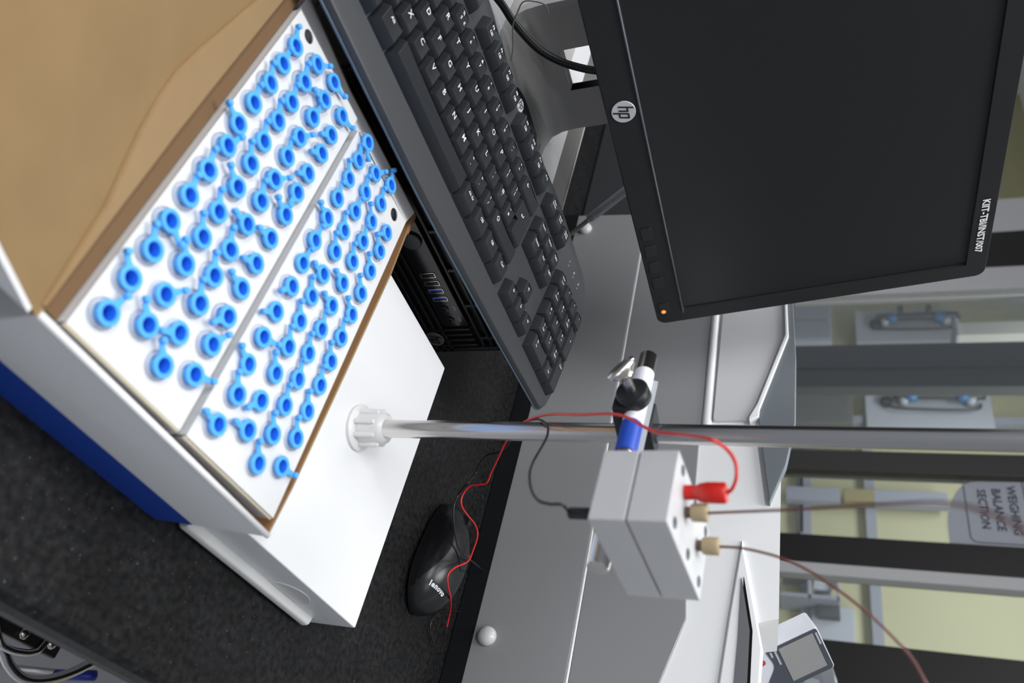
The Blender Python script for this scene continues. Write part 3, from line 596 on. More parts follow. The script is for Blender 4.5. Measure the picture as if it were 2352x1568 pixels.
# ---------------------------------------------------------------- flow cell block
BXv, BYv, BZv, BO, BL = BLK
F = frame(BO, BXv, BYv)
fc = thing('flow_cell', 'pale grey two-part block with top screws and fittings beside the rod', 'flow cell', mtx=F)
lx, ly, lz = BL
bm = NB(); bx(bm, 0, lx, 0, ly, 0, lz * .475); link('lower_block', bm, ACRYL, fc, bevel=.0006)
bm = NB(); bx(bm, 0, lx, 0, ly, lz * .497, lz); link('upper_block', bm, ACRYL, fc, bevel=.0006)
bm = NB(); bx(bm, .0010, lx - .0010, .0010, ly - .0010, lz * .474, lz * .498); link('gasket', bm, mat('gasket_grey', (.16, .16, .16), .6), fc)
for x, y in ((.0093, ly - .0045), (.0100, .0062), (.0351, .0065), (.0581, .0063), (.0350, ly - .0045), (.0581, ly - .0045)):
    bm = NB(); lathe(bm, [(.0027, 0), (.0027, .0003), (.0014, .0004), (.0013, .0002)], 20, (x, y, lz)); s_ = link('screw_hole', bm, mat('hole_grey', (.10, .10, .11), .4, .3), fc)
for nm, (x, y) in (('p1', FIT['p1'][:2]), ('p2', FIT['p2'][:2])):
    bm = NB(); lathe(bm, [(.0026, 0), (.0026, .0022), (.0015, .0024), (.0015, .0045)], 20, (x, y, lz)); link('port_stub', bm, mat('stub_brown', (.16, .12, .09), .4, .2), fc, smooth=True)
sp_ = Fi0 = F.inverted(); q0 = Fi0 @ (H1 - hd * .010 + Vector((0, 0, .0050))); 
bm = NB(); cyl(bm, (min(q0.x, lx - .006), max(q0.y, .008), 0), (q0.x, q0.y, q0.z), .0035, 16); link('mounting_stud', bm, CHROME, fc, smooth=True)
# capillary lines
def capillary(label, fx, fy, top, pts):
    t = thing('capillary_tube', label, 'tube', mtx=frame(Vector(BO) + Vector(BXv) * fx + Vector(BYv) * fy + Vector(BZv) * lz, BXv, BYv))
    bm = NB(); lathe(bm, [(.0016, .0012), (.0016, .0026), (.0036, .0028), (.0042, .0036), (.0042, top - lz - .0008), (.0037, top - lz - .0001), (.0018, top - lz)], 28)
    link('finger_nut', bm, PEEKM, t, smooth=True).data.set_sharp_from_angle(angle=math.radians(40))
    inv = t.matrix_world.inverted() if False else frame(Vector(BO) + Vector(BXv) * fx + Vector(BYv) * fy + Vector(BZv) * lz, BXv, BYv).inverted()
    P_ = [inv @ (Vector(pts[0]) - Vector(BZv) * .004)] + [inv @ Vector(p) for p in pts]
    bm = NB(); tube(bm, P_, .00062, 10, 8); link('tubing', bm, TUBEM, t, smooth=True)
capillary('brown capillary rising straight from the beige nut nearest the red plug', FIT['p1'][0], FIT['p1'][1], .046, PEEK1)
capillary('brown capillary bending down to the right from the second beige nut', FIT['p2'][0], FIT['p2'][1], .0465, PEEK2)
# test leads
Fi = F.inverted()
def lead(name, label, base, m1, m2, plug, pts, r):
    t = thing(name, label, 'test lead', mtx=F @ Matrix.Translation(base))
    inv = (F @ Matrix.Translation(base)).inverted()
    bm = NB(); lathe(bm, *plug); pl = link('banana_plug', bm, m1, t, smooth=True); pl.data.set_sharp_from_angle(angle=math.radians(40))
    bm = NB(); tube(bm, [inv @ Vector(p) for p in pts], r, 10, 7); link('wire', bm, m2, t, smooth=True)
    return t
qx, qy = FIT['red'][:2]
lead('red_test_lead', 'red wire with a red banana plug standing in the block top', (qx, qy, lz), REDP, REDW,
     ([(.0022, 0), (.0034, .0002), (.0034, .0040), (.0032, .0044), (.0034, .0048), (.0036, .0062), (.0042, .0070), (.0048, .0105), (.0048, .0180), (.0040, .0190), (.0012, .0192)], 28), [tuple(Vector(RED[0]) - Vector(BZv) * .003)] + RED, .00085)
qx, qy = FIT['bk'][:2]
lead('black_test_lead', 'black wire whose plug enters the block from underneath', (max(qx, .005), max(qy, .006), 0), BLACKP, BLKW,
     ([(.0024, 0), (.0027, -.0002), (.0027, -.0112), (.0022, -.0118), (.0010, -.0120)], 24), [tuple(Vector(BLACK[0]) + Vector(BXv) * .008 + Vector(BYv) * .002)] + BLACK, .00075)

# ---------------------------------------------------------------- keyboard
kx, ky, kz, kt = KB; KF = frame(kt, kx, ky)
U = .01905
kbd = thing('keyboard', 'black full-size keyboard lying tilted on the desktop computer', 'keyboard', mtx=KF)
def K(u, v): return (u * U, -v * U)
out = [K(-.75, 6.62), K(9, 6.80), K(17, 6.55), K(23.0, 6.25), K(23.45, 5.95), K(23.75, 4.6), K(23.75, -.6), K(22.6, -1.85), K(17, -2.1), K(13.4, -1.75), K(9.8, -1.75), K(6, -2.1), K(-.75, -2.1)]
outf = fillet(out, [.01, .03, .02, .006, .006, .02, .03, .03, .02, .02, .02, .02, .01], 4)
HC = .0085   # case top below key tops
bm = NB()
def scaled(poly, d):
    cx = sum(p[0] for p in poly) / len(poly); cy = sum(p[1] for p in poly) / len(poly)
    return [(p[0] - d * (1 if p[0] > cx else -1) * min(1, abs(p[0] - cx) / .15), p[1] - d * (1 if p[1] > cy else -1) * min(1, abs(p[1] - cy) / .05)) for p in poly]
def r3(poly, z): return [Vector((p[0], p[1], z)) for p in poly]
loft(bm, [r3(scaled(outf, .016), -.0235), r3(scaled(outf, .012), -.0180), r3(scaled(outf, .0008), -.0162), r3(scaled(outf, -.0004), -.0145), r3(outf, -.0118), r3(scaled(outf, .0012), -HC - .0008), r3(scaled(outf, .0030), -HC)])
kc = link('case', bm, KBCASE, kbd, smooth=True); kc.data.set_sharp_from_angle(angle=math.radians(30))
# bluish reflection on the case bevel, put in as a coloured strip
bm = NB(); tube(bm, [Vector((p[0], p[1], -.0142)) for p in scaled(outf, -.0008)[:24]], .0009, 6, 1); link('edge_glint', bm, mat('glint_steel_blue', (.10, .14, .19), .25, .5), kc, smooth=True)
bm = NB(); prism(bm, fillet([K(10.3, -1.45), K(13.2, -1.55), K(13.0, -2.0), K(11, -2.1), K(10.2, -1.8)], .01), .0025, (0, 0, -.0105)); link('cable_boss', bm, BLACKG, kbd, bevel=.001)
badge(kbd, (K(10.95, -1.45)[0], K(10.95, -1.45)[1], -HC), (1, 0, 0), (0, 1, 0), .0056, SILV, KBCASE)
for u0, u1, v0, v1 in ((-.1, 15.1, .42, 5.55), (15.35, 18.62, .42, 2.55), (15.35, 18.62, 3.42, 5.55), (18.9, 23.2, .42, 5.55), (-.1, 15.1, -1.12, -.1), (15.35, 18.62, -1.12, -.1)):
    pass
def key_mesh(poly, dish=True):
    """frustum keycap from a footprint polygon (metres, centred)"""
    bm = NB(); cx = sum(p[0] for p in poly) / len(poly); cy = sum(p[1] for p in poly) / len(poly)
    xs = [p[0] for p in poly]; ys = [p[1] for p in poly]; x0, x1, y0, y1 = min(xs), max(xs), min(ys), max(ys)
    def ins(p, dx, dyt, dyb):
        x = p[0] + (dx if p[0] < (x0 + x1) / 2 else -dx); y = p[1] + (dyb if p[1] < (y0 + y1) / 2 else -dyt)
        return (x, y)
    rg = []
    for z, dx, dt, db in ((-HC - .001, 0, 0, 0), (-HC + .002, .0006, .0004, .0008), (-.0022, .0020, .0012, .0024), (-.0004, .0028, .0018, .0034), (0, .0033, .0022, .0039)):
        rg.append([Vector((*ins(p, dx, dt, db), z)) for p in poly])
    if dish:
        loft(bm, rg, cap1=False)
        a, b_, c, d = rg[-1]; N = 6; G = []
        for j in range(4):
            t = j / 3; r_ = []
            for i in range(N + 1):
                s = i / N; p = (a * (1 - s) + b_ * s) * (1 - t) + (d * (1 - s) + c * s) * t
                r_.append(bm.verts.new((p.x, p.y, -.0007 * (1 - (2 * s - 1) ** 2))))
            G.append(r_)
        for j in range(3):
            for i in range(N): bm.faces.new((G[j][i], G[j][i + 1], G[j + 1][i + 1], G[j + 1][i]))
        bmesh.ops.remove_doubles(bm, verts=bm.verts, dist=.00001)
    else: loft(bm, rg)
    me = bpy.data.meshes.new('key'); bmesh.ops.recalc_face_normals(bm, faces=bm.faces); bm.to_mesh(me); bm.free()
    me.materials.append(KBKEY)
    for p in me.polygons: p.use_smooth = True
    me.set_sharp_from_angle(angle=math.radians(16))
    return me
KM = {}
def key(uc, vc, wu=1.0, hu=1.0, leg=(), poly=None):
    k = (wu, hu) if poly is None else 'enter'
    if k not in KM:
        if poly is None:
            w2 = wu * U / 2 - .0004; h2 = hu * U / 2 - .0004; KM[k] = key_mesh([(-w2, -h2), (w2, -h2), (w2, h2), (-w2, h2)])
        else: KM[k] = key_mesh(poly, False)
    o = bpy.data.objects.new('key', KM[k]); COL.objects.link(o); o.parent = kbd; x, y = K(uc, vc); o.location = (x, y, 0)
    for s, size, dx, dy in leg:
        if s == '[]':
            bm = NB(); outer = rrect(-.0022, .0022, -.0013, .0013, .0004, 2); inner = rrect(-.0018, .0018, -.0009, .0009, .0003, 2)
            a = [bm.verts.new((p[0], p[1], 0)) for p in outer]; b = [bm.verts.new((p[0], p[1], 0)) for p in inner]
            for i in range(len(a)): bm.faces.new((a[i], a[(i + 1) % len(a)], b[(i + 1) % len(a)], b[i]))
            bx(bm, -.0002, .0002, -.0009, .0009, 0, .00002); bx(bm, .0005, .0012, -.0005, .0005, 0, .00002)
            l = link('legend', bm, LEGEND, o); l.location = (dx, dy, .00012)
        else:
            text('legend', s, size, LEGEND, o, Matrix.Translation((dx, dy, .00015)), bold=.00004)
    return o
def L1(c): return ((c, .0064, -.0020, .0026),)
def L2_(a, b): return ((a, .0041, -.0020, .0038), (b, .0041, -.0020, -.0014))
Q = ['Q', 'W', 'E', 'R', 'T', 'Y', 'U', 'I', 'O', 'P']
A_ = ['A', 'S', 'D', 'F', 'G', 'H', 'J', 'K', 'L']
Zr = ['Z', 'X', 'C', 'V', 'B', 'N', 'M']
rest = []
def put(u, v, w=1, h=1, leg=()):
    if u + .5 * w < 2.6 or (v > 4.5 and u < 2): rest.append((u, v, w, h))
    else: key(u, v, w, h, leg)
rest.append((.5, 1, 1, 1)); rest.append((.75, 2, 1.5, 1)); rest.append((.875, 3, 1.75, 1)); rest.append((.625, 4, 1.25, 1)); put(1.75, 4)
for i, (a, b) in enumerate((('!', '1'), ('"', '2'), ('£', '3'), ('$', '4'), ('%', '5'), ('^', '6'), ('&', '7'), ('*', '8'), ('(', '9'), (')', '0'), ('_', '-'), ('+', '='))):
    put(1.5 + i, 1, leg=L2_(a, b) + ((('€', .0036, .003, -.001),) if b == '5' else ()))
key(14, 1, 2, 1, (('←', .006, -.010, .002),))
for i, c in enumerate(Q): put(2 + i, 2, leg=L1(c))
key(12, 2, leg=L2_('{', '[')); key(13, 2, leg=L2_('}', ']'))
for i, c in enumerate(A_): put(2.25 + i, 3, leg=L1(c))
key(11.25, 3, leg=L2_(':', ';')); key(12.25, 3, leg=L2_('@', "'")); key(13.25, 3, leg=L2_('~', '#'))
for i, c in enumerate(Zr): put(2.75 + i, 4, leg=L1(c))
key(9.75, 4, leg=L2_('<', ',')); key(10.75, 4, leg=L2_('>', '.')); key(11.75, 4, leg=L2_('?', '/'))
key(13.625, 4, 2.75, 1, (('⇧', .006, -.018, .002),))
g = .0004
ep = [(-.5 * U + g, -U + g), (.75 * U - g, -U + g), (.75 * U - g, U - g), (-.75 * U + g, U - g), (-.75 * U + g, g), (-.5 * U + g, g)]
key(14.25, 2.5, poly=ep, leg=(('↵', .006, -.003, .006),))
rest.append((.75, 5, 1.5, 1)); rest.append((2.125, 5, 1.25, 1)); key(3.375, 5, 1.25, 1, (('Alt', .0038, -.002, .003),))
key(7.0, 5, 6.0, 1)
key(10.625, 5, 1.25, 1, (('Alt Gr', .0034, -.001, .002),)); key(11.875, 5, 1.25, 1, (('[]', 0, -.001, .002),)); key(13.125, 5, 1.25, 1, (('[]', 0, -.001, .002),)); key(14.375, 5, 1.25, 1, (('Ctrl', .0038, -.001, .002),))
for i, u in enumerate((2.5, 3.5, 4.5, 5.5, 7.0, 8.0, 9.0, 10.0, 11.5, 12.5, 13.5, 14.5)):
    put(u, -.62, leg=(('F%d' % (i + 1), .0036, -.0010, .0038),) + ((('[]', 0, 0, -.0015),) if i < 11 else ()))
rest.append((.5, -.62, 1, 1))
for i, (a, b) in enumerate((('Print', 'Screen'), ('Scroll', 'Lock'), ('Pause', 'Break'))):
    key(16 + i, -.62, leg=((a, .0030, -.0004, .0038), (b, .0030, -.0004, .0008)))
for u, v, s in ((16, 1, 'Insert'), (17, 1, 'Home'), (18, 1, 'PgUp'), (16, 2, 'Delete'), (17, 2, 'End'), (18, 2, 'PgDn')):
    key(u, v, leg=((s, .0032, 0, .003),))
for u, v, s in ((16, 5, '←'), (17, 5, '↓'), (18, 5, '→'), (17, 4, '↑')): key(u, v, leg=((s, .0052, -.001, .002),))
NP = 19.0 + .52
for u, v, s, s2 in ((0, 1, 'Num', 'Lock'), (1, 1, '/', ''), (2, 1, '*', ''), (3, 1, '-', ''), (0, 2, '7', 'Home'), (1, 2, '8', '↑'), (2, 2, '9', 'PgUp'), (0, 3, '4', '←'), (1, 3, '5', ''), (2, 3, '6', '→'), (0, 4, '1', 'End'), (1, 4, '2', '↓'), (2, 4, '3', 'PgDn')):
    small = len(s) > 1
    key(NP + u, v, leg=((s, .0030 if small else .0046, -.001, .0036),) + (((s2, .0028, -.0002, -.0008),) if s2 else ()))
key(NP + .5, 5, 2, 1, (('0', .0046, -.0095, .0036), ('Ins', .0028, -.0095, -.0008))); key(NP + 2, 5, leg=(('.', .0046, -.001, .0036), ('Del', .0028, -.0002, -.0008)))
key(NP + 3, 2.5, 1, 2, (('+', .0046, -.001, .003),)); key(NP + 3, 4.5, 1, 2, (('Enter', .0030, -.0002, .010),))
bm = NB()
for u, v, w_, h_ in rest:
    x, y = K(u, v); w2 = w_ * U / 2 - .0004; h2 = h_ * U / 2 - .0004
    loft(bm, [[Vector((x - w2 + d, y - h2 + d, z)), Vector((x + w2 - d, y - h2 + d, z)), Vector((x + w2 - d, y + h2 - d, z)), Vector((x - w2 + d, y + h2 - d, z))] for z, d in ((-HC - .001, 0), (-.002, .0022), (0, .0034))])
tag(link('key', bm, KBKEY, kbd), kind='stuff')
for i, s in enumerate(('1', 'A', '↓')):
    x, y = K(20.05 + i * .85, -.95); text('indicator_mark', s, .0038, LEGEND, kbd, Matrix.Translation((x, y, -HC + .0002)))
    bm = NB(); cyl(bm, (x + .0005, y - .005, -HC), (x + .0005, y - .005, -HC + .0003), .0008, 10); link('indicator_light', bm, mat('led_off', (.30, .32, .34), .3), kbd)
# folding feet at the back
for u in (3, 20.5):
    x, y = K(u, -1.3); bm = NB(); bx(bm, x - .012, x + .012, y - .004, y + .004, -.048 if u < 10 else -.040, -.0225); link('folding_foot', bm, BLACKP, kbd, bevel=.001)

# ---------------------------------------------------------------- desktop computer
PB = .412
pc = thing('desktop_computer', 'black desktop computer with front ports lying under the keyboard', 'computer', (.352, PB, 0))
PX = .352
bm = NB(); bx(bm, .2105 - PX, .4935 - PX, .006, .290, .003, .0862); link('case', bm, PCM, pc, bevel=.002)
bm = NB()
for z in (.006, .0135, .021, .0285, .036): bx(bm, .212 - PX, .4925 - PX, 0, .006, z, z + .0035)
for z in (.0685, .0765): 
    bx(bm, .212 - PX, .4925 - PX, .0015, .006, z, z + .0025)
for k in range(7): bx(bm, .225 + k * .042 - PX, .228 + k * .042 - PX, .002, .006, .0685, .084)
bx(bm, .212 - PX, .4925 - PX, 0, .006, .083, .0862)
bx(bm, .212 - PX, .216 - PX, 0, .006, .003, .0862); bx(bm, .4885 - PX, .4930 - PX, 0, .006, .003, .0862)
for k in range(4): bx(bm, .462 + k * .007 - PX, .4645 + k * .007 - PX, -.0005, .006, .012, .0655)
link('front_grille', bm, PCM, pc, bevel=.0004, seg=1)
bm = NB(); bx(bm, .335 - PX, .4575 - PX, -.0012, .006, .0425, .0665); link('port_panel', bm, BLACKG, pc, bevel=.0008)
def onf(x, z): return (x - PX, -.0012, z)
bm = NB(); cyl(bm, onf(.3560, .0555), (.3560 - PX, -.0035, .0555), .0085, 28); link('power_button', bm, BLACKP, pc, bevel=.0008)
for x, blue in ((.3945, 0), (.4037, 0), (.4126, 1), (.4222, 1)):
    bm = NB(); z0, z1 = .0470, .0605
    for b_ in ((x - .0026, x - .0021, z0, z1), (x + .0021, x + .0026, z0, z1), (x - .0026, x + .0026, z0, z0 + .0005), (x - .0026, x + .0026, z1 - .0005, z1)): bx(bm, b_[0] - PX, b_[1] - PX, -.0018, -.0011, b_[2], b_[3])
    p_ = link('usb_port', bm, NICKEL, pc)
    bm = NB(); bx(bm, x - .0019 - PX, x - .0007 - PX, -.0020, -.0011, z0 + .001, z1 - .0012); link('port_tongue', bm, USBB if blue else PCD, p_, label='blue port tongue' if blue else None)
for x in (.4345, .4485):
    bm = NB(); lathe(bm, [(.0034, 0), (.0034, .0010), (.0018, .0010), (.0016, .0002)], 22, (x - PX, -.0012, .0530), (0, -1, 0)); link('audio_jack', bm, BLACKG, pc, smooth=False)
    bm = NB(); tube(bm, [(x - PX - .0018, -.0014, .0608), (x - PX - .0014, -.0014, .0625), (x - PX + .0014, -.0014, .0625), (x - PX + .0018, -.0014, .0608)], .0003, 6, 4); link('jack_symbol', bm, GREYT, pc)
badge(pc, (.4735 - PX, -.0006, .0275), (1, 0, 0), (0, 0, 1), .0088, mat('dull_badge', (.16, .16, .165), .4, .4), PCM)
for x, y in ((.23, .03), (.475, .03), (.23, .27), (.475, .27)):
    bm = NB(); cyl(bm, (x - PX, y, 0), (x - PX, y, .004), .008, 12); link('foot', bm, BLACKP, pc)

# board on the computer under the monitor stand
bd = thing('riser_board', 'white board with a grey edge lying on the computer behind the keyboard', 'board', (.35, .70, .0865))
bm = NB(); bx(bm, .18 - .35, .470 - .35, .600 - .70, .92 - .70, .0005, .0135); link('panel', bm, mat('board_white', (.62, .62, .63), .5), bd, bevel=.001)
bm = NB(); bx(bm, .470 - .35, .508 - .35, .600 - .70, .92 - .70, .0, .0131); link('edge_strip', bm, mat('strip_grey', (.13, .125, .12), .45), bd, bevel=.001)
bm = NB(); cyl(bm, (.505 - .35, .600 - .70, .0135), (.505 - .35, .92 - .70, .0135), .0012, 8); link('edge_ridge', bm, STANDG, bd, smooth=True)
# hidden block carries the overhanging end of the board
bm = NB(); bx(bm, -.15, .13, .01, .2, -.0860, 0.0); link('support_block', bm, CARDW, bd)

# ---------------------------------------------------------------- monitor
MW, MH = .515, .306
mo = thing('monitor', 'black widescreen monitor switched off with a white handwritten tag on its frame', 'monitor', (.6123 - MW / 2, .543, .1905), (-math.radians(9.24), 0, 0))
X0 = MW / 2
bm = NB()
ofr = rrect(-X0, X0, 0, MH, .008, 5)
def hole(x0, x1, y0, y1, r=.001, n=5): return rrect(x0, x1, y0, y1, r, n)
ifr = hole(-X0 + .017, X0 - .0165, .0285, MH - .0175)
zz = [(ofr, .022), (ofr, .0015), ([(p[0] * .9965, .153 + (p[1] - .153) * .994) for p in ofr], 0), (ifr, 0), ([(p[0] * .9965, .153 + (p[1] - .153) * .994) for p in ifr], .0030)]
loft(bm, [[Vector((p[0], d, p[1])) for p in poly] for poly, d in zz], cap0=True, cap1=False)
mb = link('bezel', bm, BEZEL, mo, smooth=True); mb.data.set_sharp_from_angle(angle=math.radians(35))
bm = NB(); bx(bm, -X0 + .016, X0 - .0155, .0022, .004, .0275, MH - .0165); link('screen', bm, SCREEN, mo)
bm = NB(); tube(bm, [(-X0 + .015, -.0004, .0275), (X0 - .0135, -.0004, .0275)], .0010, 8, 1); link('lower_trim', bm, TRIMG, mo, smooth=True)
bm = NB(); loft(bm, [[Vector((p[0] * s, d, .153 + (p[1] - .153) * s)) for p in ofr] for s, d in ((.985, .022), (.95, .032), (.70, .045), (.6, .050))]); link('rear_shell', bm, BLACKP, mo, smooth=False)
badge(mo, (0, -.0002, .0143), (1, 0, 0), (0, 0, 1), .0098, mat('bright_badge', (.55, .56, .57), .4, .2), BEZEL)
for x in (-.125, -.103, -.0815, -.060):
    bm = NB(); prism(bm, rrect(X0 + x - .0075, X0 + x + .0075, .0045, .0150, .002), .0010, (0, .0003, 0), (1, 0, 0), (0, 0, 1), (0, -1, 0)); link('menu_button', bm, mat('button_black', (.010, .010, .011), .4), mo, bevel=.0004, seg=2)
bm = NB(); prism(bm, rrect(X0 - .0310, X0 - .0155, .0045, .0150, .002), .0010, (0, .0003, 0), (1, 0, 0), (0, 0, 1), (0, -1, 0)); pbn = link('power_button', bm, MATS['button_black'], mo, bevel=.0004)
bm = NB(); cyl(bm, (X0 - .0185, -.0007, .0085), (X0 - .0185, -.0012, .0085), .0022, 16); link('power_light', bm, ORANGE, pbn, label='orange power light')
text('handwritten_tag', 'KIIT-TBI/INST/007', .0082, LEGEND, mo, frame((X0 - .064, -.0006, MH - .0098), (1, 0, 0), (0, 0, 1)), bold=.00025)
# stand: neck, foot (children of the monitor, in monitor coordinates)
T_ = Matrix.Translation((.6123 - MW / 2, .543, .1905)) @ Matrix.Rotation(-math.radians(9.24), 4, 'X'); Ti = T_.inverted()
def mloc(o): o.matrix_local = Ti; return o
NA0, NA1, NBk = .3005, .4285, .640
hx0, hx1, hz0, hz1 = .3453, .3865, .1348, .185
bm = NB(); ncur = [(NBk - .045, .1015), (NBk - .024, .1025), (NBk - .010, .107), (NBk - .003, .116), (NBk, .128), (NBk + .002, .185), (NBk + .004, .33)]
def strip(bm, x0, x1, prof, th=.012):
    F_ = [(b_, z_) for b_, z_ in prof]; Bk = [(b_ + (th if z_ > .112 else .002), z_ - (th if z_ <= .112 else 0) * .0) for b_, z_ in prof]
    lo = [(x0, *p) for p in F_]; hi = [(x1, *p) for p in F_]; lb = [(x0, p[0] + th, p[1]) for p in F_]; hb_ = [(x1, p[0] + th, p[1]) for p in F_]
    V = [[bm.verts.new(q) for q in r] for r in (lo, hi, hb_, lb)]; n = len(F_)
    for k in range(4):
        a, b_ = V[k], V[(k + 1) % 4]
        for i in range(n - 1): bm.faces.new((a[i], b_[i], b_[i + 1], a[i + 1]))
    bm.faces.new([V[k][0] for k in range(4)]); bm.faces.new([V[k][-1] for k in range(4)])
top_ = [p for p in ncur if p[1] >= hz1]; bot_ = [p for p in ncur if p[1] <= hz0]; mid_ = [(NBk + .0001, hz0), (NBk + .002, hz1)]
strip(bm, NA0, hx0, ncur); strip(bm, hx1, NA1, ncur); strip(bm, hx0, hx1, bot_ + [(NBk + .0001, hz0)]); strip(bm, hx0, hx1, top_)
bmesh.ops.remove_doubles(bm, verts=bm.verts, dist=.00005)
mloc(link('stand_neck', bm, STANDG, mo, bevel=.0006))
bm = NB(); bx(bm, NA0 + .004, NA1 - .004, NBk + .014, NBk + .05, .187, .330); mloc(link('neck_back', bm, STANDE, mo, bevel=.003))
bm = NB(); prism(bm, rrect(.3005, .4285, .575, .80, .010), .0015, (0, 0, .1001)); mloc(link('stand_foot', bm, STANDG, mo, bevel=.0005))
bm = NB(); cyl(bm, (.33, NBk + .02, .31), (.40, NBk + .02, .31), .012, 20); bx(bm, .335, .395, .605, NBk + .02, .295, .325); mloc(link('hinge', bm, BLACKP, mo, bevel=.001))
def cable(name, label, m, pts, r, cat='cable'):
    bm = NB(); tube(bm, pts, r, 12, 8); o = link(name, bm, m, smooth=True); return tag(o, label, cat)
cable('monitor_cable', 'thick black cable looping up to the monitor past the stand cutout', BLKW, [(.262, .600, .106), (.2783, .606, .1092), (.2968, .606, .1149), (.3192, .604, .1278), (.3336, .603, .1434), (.3428, .602, .1606), (.349, .602, .178), (.352, .600, .21)], .0034)
cable('thin_grey_wire', 'thin grey wire looping under the thick black monitor cable', GREYC, [(.290, .598, .148), (.2816, .6, .1463), (.276, .6, .131), (.2845, .6, .1219), (.2948, .6, .1148), (.3138, .6, .1087), (.325, .6, .1035)], .0006, 'wire')
cable('short_grey_wire', 'short thin wire curling out between the monitor foot and the keyboard badge', GREYC, [(.4014, .582, .1120), (.4071, .582, .1090), (.4077, .582, .104)], .0006, 'wire')
ec = thing('network_cable', 'beige cable with a printed white sleeve between keyboard and monitor', 'cable', (.5425, .62, .1032))
EO = Vector((.5425, .62, .1032)); ep_ = [Vector(p) - EO for p in ((.560, .615, .060), (.5495, .618, .090), (.5425, .62, .1032), (.5251, .62, .1267), (.505, .616, .150), (.4863, .610, .1722), (.45, .607, .21), (.40, .609, .25))]
bm = NB(); tube(bm, ep_, .0025, 12, 8); link('cord', bm, BEIGEC, ec, smooth=True)
d0 = Vector((.5270, .6200, .1240)) - EO; d1 = Vector((.4840, .6095, .1750)) - EO
bm = NB(); cyl(bm, d0, d1, .0046, 24); slv = link('printed_sleeve', bm, mat('sleeve_white', (.50, .50, .52), .4), ec, smooth=True, label='white printed sleeve'); slv.data.set_sharp_from_angle(angle=math.radians(45))
sd_ = (d1 - d0).normalized(); toc = (Vector((0, 0, .35)) - (EO + d0)).normalized(); toc = (toc - sd_ * toc.dot(sd_)).normalized(); sv = toc.cross(sd_)
bm = NB(); Rr = ring(d0 + sd_ * .006 + toc * .0047, toc, .0026, 24); Ri = ring(d0 + sd_ * .006 + toc * .0047, toc, .0021, 24)
a = [bm.verts.new(p) for p in Rr]; b = [bm.verts.new(p) for p in Ri]
for i in range(24): bm.faces.new((a[i], a[(i + 1) % 24], b[(i + 1) % 24], b[i]))
link('ring_mark', bm, INK, slv)
for k, (s0, s1, off) in enumerate(((.014, .024, .0012), (.014, .026, -.0008), (.032, .042, .0006), (.044, .052, -.0004))):
    bm = NB(); prism(bm, [(s0, off - .0003), (s1, off - .0003), (s1, off + .0004), (s0, off + .0004)], .0001, d0 + toc * .00468, sd_, sv, toc); link('print_line', bm, GREYT, slv)

# ---------------------------------------------------------------- mouse
MO = Vector((.632, .277, 0)); ma = math.radians(80)
ms_ = thing('computer_mouse', 'black computer mouse with a white brand name beside the wires', 'mouse', tuple(MO), (0, 0, ma - math.pi / 2))
bm = NB(); N = 28; rg = []
Lm = .058
def msec(t):   # t -1 (palm end, near) .. 1 (button end, far)
    w_ = .0315 * (1 - abs(t) ** 3.2) ** .5 * (1.0 - .10 * (t + .1) ** 2 - .05 * t); h_ = .0315 * (1 - abs(t) ** 2.6) ** .55 * (1 - .28 * max(t, 0) ** 1.1)
    return max(w_, .0008), max(h_, .0008)
for i in range(25):
    t = -math.cos(math.pi * i / 24); w_, h_ = msec(t); r_ = []
    for k in range(N):
        a = math.pi * 2 * k / N; cx_, sz_ = math.cos(a), math.sin(a)
        ex = 2 / 2.4
        x = w_ * math.copysign(abs(cx_) ** ex, cx_); z = h_ * (abs(sz_) ** .85) if sz_ > 0 else -.003 * abs(sz_) ** .5
        r_.append(Vector((x * (1 - .08 * max(z / .04, 0)), t * Lm, z + .0045)))
    rg.append(r_)
loft(bm, rg); link('shell', bm, mat('satin_black', (.014, .0145, .016), .30, spec=.45), ms_, smooth=True)
def surf(x, y, off=.0):
    t = y / Lm; w_, h_ = msec(t); c = min(abs(x) / w_, .999) ** (2.4); return Vector((x, y, h_ * (max(1 - c, 0) ** .5) ** .85 + .0045 + off))
bm = NB(); tube(bm, [surf(-.030 + .060 * k / 16, -.012 + .030 * (1 - abs(-1 + 2 * k / 16) ** 2.2) * 0 + .018 * (abs(-1 + 2 * k / 16)), .0001) for k in range(1, 16)], .0004, 6, 2); link('palm_seam', bm, PCD, ms_)
# glossy left flank insert
bm = NB(); G = []
for i in range(13):
    y = -.046 + .098 * i / 12; w_, h_ = msec(y / Lm); rr = []
    for k in range(7):
        f = k / 6; a = math.pi - (.02 + f * (.85 * math.sin(math.pi * min(1, (i + .6) / 12.5)))) ; x = 1.02 * w_ * math.copysign(abs(math.cos(a)) ** (2 / 2.4), math.cos(a)); z = 1.02 * h_ * (abs(math.sin(a)) ** .85) + .0046
        rr.append(bm.verts.new((x * (1 - .08 * max(z / .04, 0)), y, z)))
    G.append(rr)
for i in range(12):
    for k in range(6): bm.faces.new((G[i][k], G[i + 1][k], G[i + 1][k + 1], G[i][k + 1]))
link('side_insert', bm, BLACKG, ms_, smooth=True)
bm = NB(); lathe(bm, [(.0085, -.0030), (.0085, .0030)], 28, (0, .040, .0195), (1, 0, 0)); link('scroll_wheel', bm, BLACKP, ms_, bevel=.0008)
bm = NB(); p_ = surf(.0245, .012); 
loft(bm, [[Vector((.0245 + .0016 * math.cos(a) * s, .015 + .0085 * math.sin(a) * s, surf(.0245, .015).z + .0012 * math.cos(a) * -1 + o_)) for a in [2 * math.pi * k / 20 for k in range(20)]] for s, o_ in ((1, -.001), (1, .0011), (.6, .0018))]); link('side_light', bm, mat('red_accent', (.60, .05, .04), .3), ms_, smooth=True, label='red accent strip')
